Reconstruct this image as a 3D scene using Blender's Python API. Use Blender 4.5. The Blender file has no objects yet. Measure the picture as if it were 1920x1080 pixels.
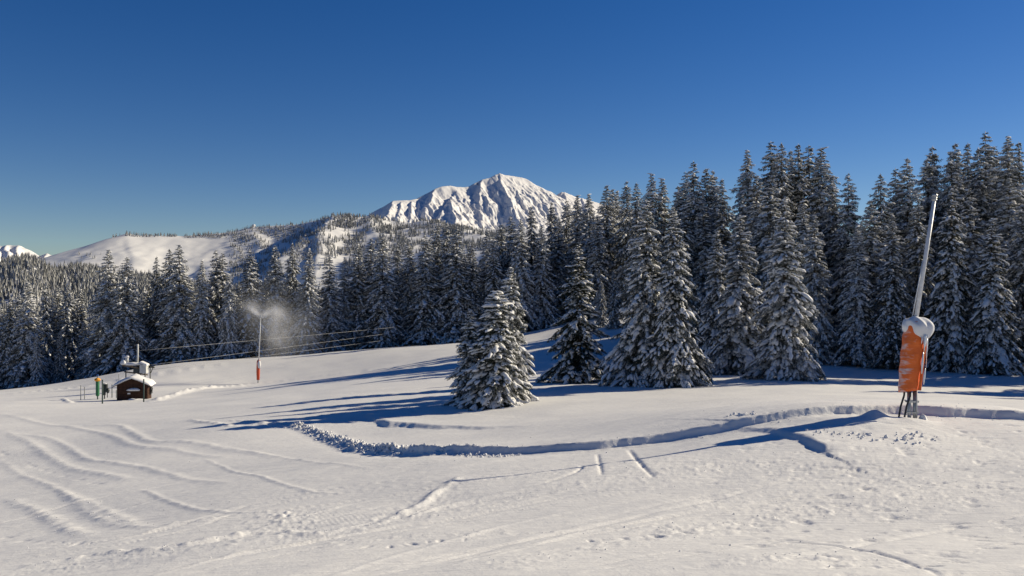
import bpy, math, random
import numpy as np
from mathutils import Vector, Matrix

# ------------------------------------------------------------------ camera, sky, sun, exposure
S = bpy.context.scene
COL = S.collection
F = 1600.0                      # focal length of the photograph in its own pixels (1920 wide)
cam_d = bpy.data.cameras.new('camera'); cam = bpy.data.objects.new('camera', cam_d); COL.objects.link(cam)
cam_d.sensor_width = 36; cam_d.lens = 36*F/1920; cam_d.clip_start = .1; cam_d.clip_end = 90000
cam.location = (0, 0, 0); cam.rotation_euler = (math.pi/2, 0, 0)
S.camera = cam

SUN_AZ, SUN_EL = math.radians(67), math.radians(25.3)   # azimuth clockwise from the view direction (+Y)
W = bpy.data.worlds.new('World'); S.world = W; W.use_nodes = True
nt = W.node_tree; bgn = nt.nodes['Background']
sky = nt.nodes.new('ShaderNodeTexSky'); sky.sky_type = 'NISHITA'; sky.sun_disc = False
sky.sun_elevation = SUN_EL; sky.sun_rotation = SUN_AZ
sky.altitude = 1700; sky.air_density = 1.0; sky.dust_density = 0.25; sky.ozone_density = 1.6
hs = nt.nodes.new('ShaderNodeHueSaturation'); hs.inputs['Saturation'].default_value = 1.42; hs.inputs['Hue'].default_value = .510
nt.links.new(sky.outputs[0], hs.inputs['Color']); tn = nt.nodes.new('ShaderNodeMix'); tn.data_type = 'RGBA'; tn.blend_type = 'MULTIPLY'; tn.inputs[0].default_value = 1; tn.inputs[7].default_value = (.955, .99, 1.12, 1)
nt.links.new(hs.outputs[0], tn.inputs[6]); nt.links.new(tn.outputs[2], bgn.inputs[0]); bgn.inputs[1].default_value = 0.052

sun_d = bpy.data.lights.new('sun', 'SUN'); sun = bpy.data.objects.new('sun', sun_d); COL.objects.link(sun)
sun_d.energy = 5.0; sun_d.angle = math.radians(.5); sun_d.color = (1, .88, .665)
sd = Vector((math.sin(SUN_AZ)*math.cos(SUN_EL), math.cos(SUN_AZ)*math.cos(SUN_EL), math.sin(SUN_EL)))
sun.rotation_euler = sd.to_track_quat('Z', 'Y').to_euler(); sun.location = (60, 0, 60)
S.view_settings.view_transform = 'Standard'; S.view_settings.look = 'None'
S.view_settings.exposure = 0.36; S.view_settings.gamma = 1
S.render.engine = 'CYCLES'
S.cycles.max_bounces = 6; S.cycles.diffuse_bounces = 3; S.cycles.volume_bounces = 1

# ------------------------------------------------------------------ small tools
RNG = np.random.default_rng(7)
def obj(name, me, parent=None, mat=None):
    o = bpy.data.objects.new(name, me); COL.objects.link(o)
    if parent is not None: o.parent = parent
    if mat is not None and me is not None and not me.materials: me.materials.append(mat)
    return o
def tag(o, label=None, cat=None, group=None, kind=None):
    if label: o['label'] = label
    if cat: o['category'] = cat
    if group: o['group'] = group
    if kind: o['kind'] = kind
    return o
def empty(name, loc, label, cat, group=None):
    o = bpy.data.objects.new(name, None); COL.objects.link(o); o.location = loc
    o.empty_display_size = .3
    return tag(o, label, cat, group)
def npmesh(name, V, Fc, mat=None, smooth=True, mats=None, mat_index=None):
    """V (n,3), Fc (m,3) or (m,4) integer array"""
    V = np.asarray(V, np.float32); Fc = np.asarray(Fc, np.int32)
    me = bpy.data.meshes.new(name)
    me.vertices.add(len(V)); me.vertices.foreach_set('co', V.ravel())
    k = Fc.shape[1]
    me.loops.add(Fc.size); me.loops.foreach_set('vertex_index', Fc.ravel())
    me.polygons.add(len(Fc)); me.polygons.foreach_set('loop_start', np.arange(0, Fc.size, k, dtype=np.int32))
    me.polygons.foreach_set('use_smooth', np.full(len(Fc), bool(smooth)))
    if mat: me.materials.append(mat)
    for m in mats or []: me.materials.append(m)
    if mat_index is not None: me.polygons.foreach_set('material_index', np.asarray(mat_index, np.int32))
    me.update(calc_edges=True)
    return me
def setattr_f(me, name, vals):
    a = me.attributes.new(name, 'FLOAT', 'POINT'); a.data.foreach_set('value', np.asarray(vals, np.float32))

class MB:
    """collects shapes into one mesh"""
    def __init__(s): s.v = []; s.f = []
    def add(s, vs, fs):
        o = len(s.v); s.v += [tuple(v) for v in vs]; s.f += [tuple(i+o for i in f) for f in fs]; return s
    def box(s, c, d, rz=0, taper=1.0, bev=0.0):
        dx, dy, dz = d[0]/2, d[1]/2, d[2]/2
        ca, sa = math.cos(rz), math.sin(rz); vs = []
        for z, k in ((-dz, 1), (dz, taper)):
            for x, y in ((-dx, -dy), (dx, -dy), (dx, dy), (-dx, dy)):
                x *= k; y *= k
                vs.append((c[0]+x*ca-y*sa, c[1]+x*sa+y*ca, c[2]+z))
        return s.add(vs, [(3, 2, 1, 0), (4, 5, 6, 7), (0, 1, 5, 4), (1, 2, 6, 5), (2, 3, 7, 6), (3, 0, 4, 7)])
    def tube(s, pts, r, n=8, cap=True):
        pts = [Vector(p) for p in pts]
        rs = r if isinstance(r, (list, tuple)) else [r]*len(pts)
        vs = []
        for i, p in enumerate(pts):
            t = (pts[min(i+1, len(pts)-1)]-pts[max(i-1, 0)]).normalized()
            a = Vector((1, 0, 0)) if abs(t.x) < .8 else Vector((0, 1, 0))
            u = t.cross(a).normalized(); w = t.cross(u)
            for k in range(n):
                q = 2*math.pi*k/n
                vs.append(p+u*math.cos(q)*rs[i]+w*math.sin(q)*rs[i])
        fs = []
        for i in range(len(pts)-1):
            for k in range(n):
                a, b = i*n+k, i*n+(k+1) % n
                fs.append((a, b, b+n, a+n))
        if cap:
            fs.append(tuple(range(n))[::-1]); fs.append(tuple((len(pts)-1)*n+k for k in range(n)))
        return s.add(vs, fs)
    def blob(s, c, r, seed=0, amp=.15, nu=16, nv=10, flat=None):
        rr = random.Random(seed); ph = [(rr.uniform(0, 6), rr.uniform(1, 3), rr.uniform(1, 3)) for _ in range(5)]
        vs = []
        for j in range(nv+1):
            th = math.pi*j/nv
            for i in range(nu):
                q = 2*math.pi*i/nu
                d = Vector((math.sin(th)*math.cos(q), math.sin(th)*math.sin(q), math.cos(th)))
                k = 1+amp*sum(math.sin(p+a*d.x*2+b*d.y*2+(a-b)*d.z*2) for p, a, b in ph)/2.5
                z = d.z*k
                if flat is not None and z < flat: z = flat
                vs.append((c[0]+d.x*k*r[0], c[1]+d.y*k*r[1], c[2]+z*r[2]))
        fs = [(j*nu+i, (j+1)*nu+i, (j+1)*nu+(i+1) % nu, j*nu+(i+1) % nu) for j in range(nv) for i in range(nu)]
        return s.add(vs, fs)
    def mesh(s, name, mat, smooth=False):
        me = bpy.data.meshes.new(name); me.from_pydata(s.v, [], s.f)
        me.materials.append(mat)
        if smooth: me.polygons.foreach_set('use_smooth', [True]*len(me.polygons))
        me.update(); return me
    def build(s, name, mat, parent=None, smooth=False):
        return obj(name, s.mesh(name, mat, smooth), parent)

# vectorised gradient noise
_P = np.random.default_rng(3).permutation(512); _P = np.concatenate([_P, _P, _P])
_ANG = np.random.default_rng(4).uniform(0, 2*np.pi, 512); _GX, _GY = np.cos(_ANG), np.sin(_ANG)
def perlin(x, y):
    xi = np.floor(x).astype(np.int64); yi = np.floor(y).astype(np.int64)
    xf, yf = x-xi, y-yi; xi &= 511; yi &= 511
    u = xf*xf*xf*(xf*(xf*6-15)+10); v = yf*yf*yf*(yf*(yf*6-15)+10)
    def g(ax, ay, fx, fy):
        h = _P[_P[ax & 511]+(ay & 511)] & 511
        return _GX[h]*fx+_GY[h]*fy
    a = g(xi, yi, xf, yf); b = g(xi+1, yi, xf-1, yf); c = g(xi, yi+1, xf, yf-1); d = g(xi+1, yi+1, xf-1, yf-1)
    return (a+u*(b-a))*(1-v)+(c+u*(d-c))*v
def fbm(x, y, o=4, gain=.5, lac=2.03):
    s = 0; a = 1
    for i in range(o): s = s+a*perlin(x+17.3*i, y-9.1*i); x = x*lac; y = y*lac; a *= gain
    return s
def ridged(x, y, o=5, gain=.5):
    s = 0; a = 1
    for i in range(o): s = s+a*(1-2*np.abs(perlin(x+31.7*i, y+11.9*i))); x = x*2.07; y = y*2.07; a *= gain
    return s
def sstep(a, b, x):
    t = np.clip((x-a)/(b-a), 0, 1); return t*t*(3-2*t)

# ------------------------------------------------------------------ materials
def mat_new(name):
    m = bpy.data.materials.new(name); m.use_nodes = True
    return m, m.node_tree, m.node_tree.nodes['Principled BSDF']
def simple(name, col, rough=.6, metal=0, spec=.3, var=.12, scale=6, bump=0, bscale=40):
    m, t, b = mat_new(name)
    b.inputs['Roughness'].default_value = rough; b.inputs['Metallic'].default_value = metal
    b.inputs['Specular IOR Level'].default_value = spec
    tc = t.nodes.new('ShaderNodeTexCoord'); n = t.nodes.new('ShaderNodeTexNoise'); n.inputs['Scale'].default_value = scale
    n.inputs['Detail'].default_value = 5
    t.links.new(tc.outputs['Object'], n.inputs['Vector'])
    r = t.nodes.new('ShaderNodeValToRGB'); t.links.new(n.outputs[0], r.inputs[0])
    r.color_ramp.elements[0].position = .3; r.color_ramp.elements[1].position = .7
    r.color_ramp.elements[0].color = tuple(c*(1-var) for c in col)+(1,)
    r.color_ramp.elements[1].color = tuple(min(1, c*(1+var)) for c in col)+(1,)
    t.links.new(r.outputs[0], b.inputs['Base Color'])
    if bump:
        n2 = t.nodes.new('ShaderNodeTexNoise'); n2.inputs['Scale'].default_value = bscale; n2.inputs['Detail'].default_value = 4
        t.links.new(tc.outputs['Object'], n2.inputs['Vector'])
        bp = t.nodes.new('ShaderNodeBump'); bp.inputs['Strength'].default_value = bump; bp.inputs['Distance'].default_value = .02
        t.links.new(n2.outputs[0], bp.inputs['Height']); t.links.new(bp.outputs[0], b.inputs['Normal'])
    return m
def snow_ground_mat():
    m, t, b = mat_new('snow_ground')
    b.inputs['Roughness'].default_value = .75; b.inputs['Specular IOR Level'].default_value = .15
    tc = t.nodes.new('ShaderNodeTexCoord')
    n = t.nodes.new('ShaderNodeTexNoise'); n.inputs['Scale'].default_value = .35; n.inputs['Detail'].default_value = 6
    t.links.new(tc.outputs['Object'], n.inputs['Vector'])
    r = t.nodes.new('ShaderNodeValToRGB'); t.links.new(n.outputs[0], r.inputs[0])
    r.color_ramp.elements[0].position = .35; r.color_ramp.elements[1].position = .68
    r.color_ramp.elements[0].color = (.66, .66, .66, 1); r.color_ramp.elements[1].color = (.73, .725, .71, 1)
    t.links.new(r.outputs[0], b.inputs['Base Color'])
    last = None
    mp = t.nodes.new('ShaderNodeMapping'); mp.inputs['Rotation'].default_value = (0, 0, -.62); mp.inputs['Scale'].default_value = (.35, 9, 1)
    t.links.new(tc.outputs['Object'], mp.inputs[0])
    k = t.nodes.new('ShaderNodeTexNoise'); k.inputs['Scale'].default_value = 1; k.inputs['Detail'].default_value = 3; k.inputs['Distortion'].default_value = .4
    t.links.new(mp.outputs[0], k.inputs['Vector'])
    last = t.nodes.new('ShaderNodeBump'); last.inputs['Strength'].default_value = .65; last.inputs['Distance'].default_value = .028
    t.links.new(k.outputs[0], last.inputs['Height'])
    for sc, dist, det in ((5.0, .03, 4), (28, .012, 4), (90, .005, 2)):
        k = t.nodes.new('ShaderNodeTexNoise'); k.inputs['Scale'].default_value = sc; k.inputs['Detail'].default_value = det
        t.links.new(tc.outputs['Object'], k.inputs['Vector'])
        bp = t.nodes.new('ShaderNodeBump'); bp.inputs['Strength'].default_value = .42; bp.inputs['Distance'].default_value = dist
        t.links.new(k.outputs[0], bp.inputs['Height'])
        if last: t.links.new(last.outputs[0], bp.inputs['Normal'])
        last = bp
    t.links.new(last.outputs[0], b.inputs['Normal'])
    return m
def needle_mat():
    m, t, b = mat_new('frosted_needles')
    b.inputs['Roughness'].default_value = .8; b.inputs['Specular IOR Level'].default_value = .1
    at = t.nodes.new('ShaderNodeAttribute'); at.attribute_name = 'frost'
    oi = t.nodes.new('ShaderNodeObjectInfo')
    ad = t.nodes.new('ShaderNodeMath'); ad.operation = 'MULTIPLY_ADD'; ad.inputs[1].default_value = .25; ad.inputs[2].default_value = -.05
    t.links.new(oi.outputs['Random'], ad.inputs[0])
    su = t.nodes.new('ShaderNodeMath'); su.operation = 'ADD'; su.use_clamp = True; t.links.new(at.outputs['Fac'], su.inputs[0]); t.links.new(ad.outputs[0], su.inputs[1])
    r = t.nodes.new('ShaderNodeValToRGB'); t.links.new(su.outputs[0], r.inputs[0])
    e = r.color_ramp.elements
    e[0].position = .0; e[0].color = (.022, .030, .018, 1)
    e[1].position = 1.0; e[1].color = (.49, .505, .515, 1)
    k = e.new(.45); k.color = (.055, .062, .045, 1)
    k = e.new(.7); k.color = (.165, .175, .172, 1)
    t.links.new(r.outputs[0], b.inputs['Base Color'])
    return m
M = {
 'ground': snow_ground_mat(),
 'snow': simple('fresh_snow', (.70, .70, .705), .7, 0, .15, .03, 3, .35, 14),
 'snow_tree': simple('branch_snow', (.70, .70, .70), .75, 0, .1, .06, 2.5),
 'needles': needle_mat(),
 'bark': simple('spruce_bark', (.075, .058, .045), .9, 0, .1, .4, 9, .6, 30),
 'far_snow': simple('mountain_snow', (.72, .715, .70), .8, 0, .1, .03, .004),
 'steel': simple('galvanised_steel', (.42, .43, .43), .45, .7, .4, .2, 8),
 'frosted_pipe': simple('frosted_aluminium_pipe', (.62, .63, .64), .5, .15, .4, .12, 14, .3, 60),
 'rubber': simple('black_rubber_hose', (.025, .026, .03), .5, 0, .4, .3, 10),
 'wood_dark': simple('dark_brown_boards', (.055, .027, .017), .8, 0, .2, .35, 7, .4, 30),
 'wood_beam': simple('grey_weathered_timber', (.13, .10, .075), .85, 0, .2, .3, 8, .4, 30),
 'green_pad': simple('green_padding', (.035, .16, .075), .6, 0, .3, .2, 5),
 'yellow': simple('yellow_orange_plastic', (.85, .36, .02), .5, 0, .4, .15, 6),
 'blue': simple('blue_plastic', (.03, .10, .32), .5, 0, .4, .15, 6),
 'dark_post': simple('dark_green_post_paint', (.030, .055, .050), .6, 0, .4, .3, 8),
 'grey_post': simple('grey_plastic_post', (.22, .23, .23), .6, 0, .4, .2, 8),
 'machine': simple('dark_machinery', (.045, .05, .052), .55, .2, .4, .35, 7),
 'cabinet': simple('pale_grey_cabinet', (.48, .49, .48), .55, 0, .3, .12, 5),
 'ice': simple('icicle_ice', (.72, .76, .80), .2, 0, .5, .08, 12),
 'cable': simple('snow_coated_cable', (.34, .345, .355), .6, .1, .3, .15, 3),
 'white': simple('white_sign_paint', (.75, .75, .74), .5, 0, .3, .06, 5),
}
def pad_mat(name, base, dark):
    # orange foam cover, rimed with frost in horizontal creases on the side the wind blew on
    m, t, b = mat_new(name)
    b.inputs['Roughness'].default_value = .55; b.inputs['Specular IOR Level'].default_value = .35
    tc = t.nodes.new('ShaderNodeTexCoord')
    mp = t.nodes.new('ShaderNodeMapping'); mp.inputs['Scale'].default_value = (2.6, 2.6, 9)
    t.links.new(tc.outputs['Object'], mp.inputs[0])
    n = t.nodes.new('ShaderNodeTexNoise'); n.inputs['Scale'].default_value = 1.2; n.inputs['Detail'].default_value = 6; n.inputs['Distortion'].default_value = .6
    t.links.new(mp.outputs[0], n.inputs['Vector'])
    sx = t.nodes.new('ShaderNodeSeparateXYZ'); t.links.new(tc.outputs['Object'], sx.inputs[0])
    mr = t.nodes.new('ShaderNodeMapRange'); mr.inputs[1].default_value = -.02; mr.inputs[2].default_value = -.34
    mr.inputs[3].default_value = -.12; mr.inputs[4].default_value = .13
    t.links.new(sx.outputs[0], mr.inputs[0])
    ad = t.nodes.new('ShaderNodeMath'); ad.operation = 'ADD'; t.links.new(n.outputs[0], ad.inputs[0]); t.links.new(mr.outputs[0], ad.inputs[1])
    r = t.nodes.new('ShaderNodeValToRGB'); t.links.new(ad.outputs[0], r.inputs[0])
    r.color_ramp.elements[0].position = .52; r.color_ramp.elements[0].color = (0, 0, 0, 1)
    r.color_ramp.elements[1].position = .74; r.color_ramp.elements[1].color = (.85, .85, .85, 1)
    n2 = t.nodes.new('ShaderNodeTexNoise'); n2.inputs['Scale'].default_value = 3; n2.inputs['Detail'].default_value = 4
    t.links.new(tc.outputs['Object'], n2.inputs['Vector'])
    r2 = t.nodes.new('ShaderNodeValToRGB'); t.links.new(n2.outputs[0], r2.inputs[0])
    r2.color_ramp.elements[0].position = .3; r2.color_ramp.elements[0].color = dark+(1,)
    r2.color_ramp.elements[1].position = .7; r2.color_ramp.elements[1].color = base+(1,)
    mx = t.nodes.new('ShaderNodeMix'); mx.data_type = 'RGBA'
    t.links.new(r.outputs[0], mx.inputs[0]); t.links.new(r2.outputs[0], mx.inputs[6]); mx.inputs[7].default_value = (.66, .64, .64, 1)
    t.links.new(mx.outputs[2], b.inputs['Base Color'])
    bp = t.nodes.new('ShaderNodeBump'); bp.inputs['Strength'].default_value = .5; bp.inputs['Distance'].default_value = .03
    t.links.new(n.outputs[0], bp.inputs['Height']); t.links.new(bp.outputs[0], b.inputs['Normal'])
    return m
M['orange'] = pad_mat('orange_foam_cover', (.80, .17, .025), (.62, .105, .018))
M['red_orange'] = pad_mat('red_orange_foam_cover', (.62, .09, .03), (.5, .06, .02))

# ------------------------------------------------------------------ the near ground: heights
def w(px, py, d): return ((px-960)/F*d, d, (540-py)/F*d)
CP = [w(*p) for p in (
 (0,1080,11.2),(480,1080,9.2),(960,1080,8.4),(1440,1080,8.2),(1920,1080,8.1),
 (0,1000,16),(0,930,23),(0,860,32),(0,800,41),(0,760,56),(0,737,82),
 (300,1000,13.9),(300,930,19.5),(300,860,28),(300,800,38),(250,768,50),(250,754,60),(250,748,65),(250,741,70),(250,731,77),(250,711,90),(120,772,50),(120,754,62),(120,740,76),(120,728,90),
 (640,1000,12.3),(640,930,16.3),(640,870,22.5),(640,812,33),
 (960,1000,11.8),(960,930,15.2),(960,870,19.4),(1040,857,20.3),(960,848,22.2),(960,815,28),(940,754,40),
 (1280,1000,11.6),(1280,930,14.7),(1280,870,18.2),(1280,824,22),(1330,808,22.4),(1420,792,22.6),(1250,762,35),(1235,722,48),
 (1600,1000,11.5),(1600,930,14.3),(1600,870,17.4),(1600,805,21.2),(1500,780,22.8),(1600,774,23.1),(1710,789,22.7),(1700,774,23.5),(1600,745,35),(1600,700,58),
 (1920,1000,11.4),(1920,930,14),(1920,870,17),(1920,800,22),(1920,781,24.4),(1920,745,44),(1850,702,58),
 (1470,710,50),(1085,717,52),(1370,697,58),
 (350,800,36),(600,755,45),(652,736,52),(700,702,70),(484,719,88),(480,671,104),(280,687,104),(100,719,100),(700,655,105),(860,647,104),
 (1020,632,104),(1140,604,104),(1000,664,80),(1330,640,80))]
CP += [(32,80,-6),(45,90,-6),(52,60,-6),(50,45,-5.6),(40,25,-4),(-38,128,-14),(-70,125,-17),(-90,100,-14),(-12,132,-10.5),(10,132,-5),(20,150,-4.5),(60,132,-4),(90,100,-5),
       (0,0,-1.7),(-15,-12,-2.2),(15,-12,-1.4),(16,4,-1.7),(-16,4,-3.4),(-30,15,-5.2),(-50,40,-8),(35,8,-2.5)]
CP = np.array(CP)
def _phi(r2): return .5*r2*np.log(r2+1e-9)
_n = len(CP); _A = np.zeros((_n+3, _n+3))
_d2 = ((CP[:, None, :2]-CP[None, :, :2])**2).sum(-1)
_A[:_n, :_n] = _phi(_d2)+np.eye(_n)*.6
_A[:_n, _n:] = np.c_[np.ones(_n), CP[:, :2]]; _A[_n:, :_n] = _A[:_n, _n:].T
_W = np.linalg.solve(_A, np.r_[CP[:, 2], 0, 0, 0])
def base_z(x, y):
    x = np.asarray(x, float); y = np.asarray(y, float); sh = x.shape; x = x.ravel(); y = y.ravel()
    out = np.empty_like(x)
    for i in range(0, len(x), 60000):
        a, b = x[i:i+60000], y[i:i+60000]
        d2 = (a[:, None]-CP[None, :, 0])**2+(b[:, None]-CP[None, :, 1])**2
        out[i:i+60000] = _phi(d2)@_W[:_n]+_W[_n]+_W[_n+1]*a+_W[_n+2]*b
    return out.reshape(sh)
_gx = np.linspace(-100, 100, 201); _gy = np.linspace(-15, 150, 331)
_GRID = base_z(*np.meshgrid(_gx, _gy))
def base_fast(x, y):
    # bicubic-ish lookup: smooth enough at half a metre
    fx = np.clip((np.asarray(x, float)+100), 0, 199.999); fy = np.clip((np.asarray(y, float)+15)*2, 0, 329.999)
    ix = fx.astype(int); iy = fy.astype(int); u = fx-ix; v = fy-iy
    def wts(t): return (-.5*t+t*t-.5*t**3, 1-2.5*t*t+1.5*t**3, .5*t+2*t*t-1.5*t**3, -.5*t*t+.5*t**3)
    wu, wv = wts(u), wts(v); s = 0
    for j in range(4):
        jj = np.clip(iy+j-1, 0, 330); r = 0
        for i in range(4): r = r+wu[i]*_GRID[jj, np.clip(ix+i-1, 0, 200)]
        s = s+wv[j]*r
    return s
def on_ground(px, py):
    """where the sight line through a point of the photograph meets the snow"""
    d = np.exp(np.linspace(math.log(4), math.log(125), 3000))
    z = base_fast((px-960)/F*d, d); k = np.argmax((540-py)/F*d < z)
    return ((px-960)/F*d[k], d[k])
def poly(pts):
    p = np.array([on_ground(*q) for q in pts]); out = [p[0]]
    for i in range(len(p)-1):                     # Catmull-Rom, so that tracks bend softly
        a, b, c, d = p[max(i-1, 0)], p[i], p[i+1], p[min(i+2, len(p)-1)]
        for t in np.linspace(0, 1, 7)[1:]:
            out.append(.5*((2*b)+(c-a)*t+(2*a-5*b+4*c-d)*t*t+(-a+3*b-3*c+d)*t**3))
    return np.array(out)
def pdist(P, x, y, reach):
    """distance, position along 0..1 and signed side of the nearest piece of a polyline"""
    D = np.full(x.shape, 1e9); Sg = np.zeros(x.shape); T = np.zeros(x.shape)
    ok = (x > P[:, 0].min()-reach) & (x < P[:, 0].max()+reach) & (y > P[:, 1].min()-reach) & (y < P[:, 1].max()+reach)
    xs, ys = x[ok], y[ok]; d = np.full(xs.shape, 1e9); sg = np.zeros(xs.shape); tt = np.zeros(xs.shape)
    n = len(P)-1
    for i in range(n):
        ax, ay = P[i]; bx, by = P[i+1]-P[i]; l2 = bx*bx+by*by+1e-9
        t = np.clip(((xs-ax)*bx+(ys-ay)*by)/l2, 0, 1)
        ex, ey = xs-ax-t*bx, ys-ay-t*by; e = np.hypot(ex, ey); k = e < d
        d[k] = e[k]; sg[k] = np.sign(bx*ey-by*ex)[k]; tt[k] = (i+t[k])/n
    D[ok] = d; Sg[ok] = sg; T[ok] = tt
    return D, T, Sg

BANK = poly([(430,788),(500,797),(560,803),(620,823),(680,845),(760,851),(860,852),(960,848),(1100,840),(1250,824),(1330,811),(1420,795),(1500,782),(1600,775),(1700,775),(1800,780),(1900,785),(1990,789)])
BANK2 = poly([(705,792),(730,800),(790,806),(860,808),(940,806),(1010,801)])
BANK3 = poly([(1385,803),(1440,811),(1490,824),(1520,838),(1548,852)])
RIDGES = [ # (points in the photograph, height, half width, lumpiness)
 ([(8,808),(60,835),(100,860),(140,880),(200,893),(245,900)], .055, .30, .5),
 ([(40,815),(95,825),(130,840),(165,860),(220,868),(320,890),(420,908)], .05, .25, .4),
 ([(0,775),(80,793),(130,800),(200,815),(255,836),(320,842),(420,858)], .055, .3, .4),
 ([(110,801),(215,797),(240,807),(280,827),(350,829),(440,843),(520,858)], .06, .3, .4),
 ([(0,862),(30,885),(60,900),(110,920),(150,950),(200,975),(250,988),(330,985),(420,970),(510,955)], .038, .2, .8),
 ([(20,940),(80,965),(130,990),(165,1006)], .05, .25, .7),
 ([(120,925),(190,955),(265,985)], .04, .2, .8),
 ([(265,918),(330,945),(420,958),(480,960)], .03, .12, .5),
 ([(380,860),(470,890),(560,915),(640,921)], .025, .12, .5),
 ([(420,835),(560,862),(700,880)], .02, .15, .5),
 ([(60,1062),(200,1040),(320,1030),(470,1000),(590,1000)], .05, .16, 1.),
 ([(590,1000),(700,978),(770,950),(830,912),(865,890)], .05, .14, 1.),
 ([(290,1078),(450,1037),(590,1005),(700,972)], .03, .05, .3),
 ([(760,968),(820,945),(880,930),(930,922)], .03, .05, .3),
 ([(1010,905),(1080,885),(1090,870)], -.03, .06, .5),
 ([(1120,850),(1128,890)], -.03, .05, .4),
 ([(1180,842),(1200,870),(1225,893)], -.04, .07, .4),
 ([(1440,1018),(1560,1030),(1680,1050),(1760,1078)], -.03, .05, .3),
 ([(20,738),(150,725),(225,712),(300,700),(420,683)], .16, .5, .4),
 ([(285,752),(340,738),(410,727),(480,720)], .22, .55, .9),
 ([(485,720),(600,706),(720,692),(850,688)], .08, .45, .6),
 ([(118,748),(134,755)], .12, .25, .8),
 ([(360,788),(410,796),(440,800)], .10, .3, .8),
]
for p_ in ([(330,1078),(560,1030),(800,985),(1050,940),(1280,905)], [(700,1078),(900,1040),(1150,1000),(1420,950),(1700,900)], [(1100,1078),(1350,1040),(1600,1010),(1900,985)], [(120,1040),(330,1000),(520,940),(760,905),(1000,885)]):
    for k_ in (0, 7): RIDGES.append(([(a_, b_-k_*(b_-540)/300) for a_, b_ in p_], -.016, .035, .5))
RIDGES = [(poly(p), h*.65 if p[0][1] > 760 and h > 0 else h, ww*.75, l) for p, h, ww, l in RIDGES]
# many shallow tracks swept across the near piste by skis and machines
TRACKS = []
_tr = random.Random(5)
for _i in range(30):
    x0 = _tr.uniform(-500, 1500); y0 = _tr.uniform(960, 1100); run = _tr.uniform(500, 1100); rise = run*_tr.uniform(.13, .24); bow = _tr.uniform(-25, 25)
    pts = [(x0+run*t_, max(868, y0-rise*t_+bow*math.sin(t_*math.pi))) for t_ in (0, .25, .5, .75, 1)]
    pts = [(a_, min(b_, 1110)) for a_, b_ in pts]
    TRACKS.append((poly(pts), _tr.choice((-.030, .024, -.022, .018)), _tr.uniform(.03, .075)))
ROUGH = [ # churned snow: (points, half width, strength)
 (poly([(60,1078),(250,1045),(400,1020),(500,985),(560,960)]), .75, .035),
 (poly([(520,960),(545,975),(565,1000)]), .35, .05),
 (poly([(590,1005),(720,975),(800,930),(860,900),(960,890),(1080,880)]), .55, .035),
 (poly([(780,960),(900,935),(1060,915),(1220,895),(1330,880)]), .8, .03),
 (poly([(1230,875),(1330,870),(1450,875),(1560,880)]), 1.3, .035),
 (poly([(560,800),(620,820),(690,846),(760,852)]), .5, .09),
 (poly([(1540,815),(1600,822),(1680,826),(1750,818)]), .45, .06),
 (poly([(1290,1000),(1400,985),(1500,955)]), .5, .05),
 (poly([(1400,1060),(1500,1050),(1640,1060)]), .35, .04),
 (poly([(1330,945),(1470,920),(1600,930),(1750,905)]), .9, .03),
 (poly([(1600,880),(1760,860),(1920,850)]), 1.6, .03),
 (poly([(1560,960),(1700,945),(1920,920)]), .8, .03),
 (poly([(960,1060),(1080,1040),(1280,1000)]), .4, .035),
 (poly([(640,1015),(760,1005),(900,1000),(1080,1000),(1280,985)]), .25, .03),
]
STEPS = [poly(p) for p in ([(0,850),(40,866),(80,880),(130,897),(190,910)], [(0,1003),(60,1016),(110,1022),(170,1021)], [(640,1016),(720,1022),(800,1014),(900,1010)], [(1080,1018),(1200,1012),(1300,1000),(1420,985)], [(1380,795),(1430,788),(1500,783)], [(1620,735),(1680,742),(1760,748),(1850,752)])]
CORD = [(*on_ground(600, 968), .95), (*on_ground(690, 972), .8)]
LANCE = on_ground(1710, 788)
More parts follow.
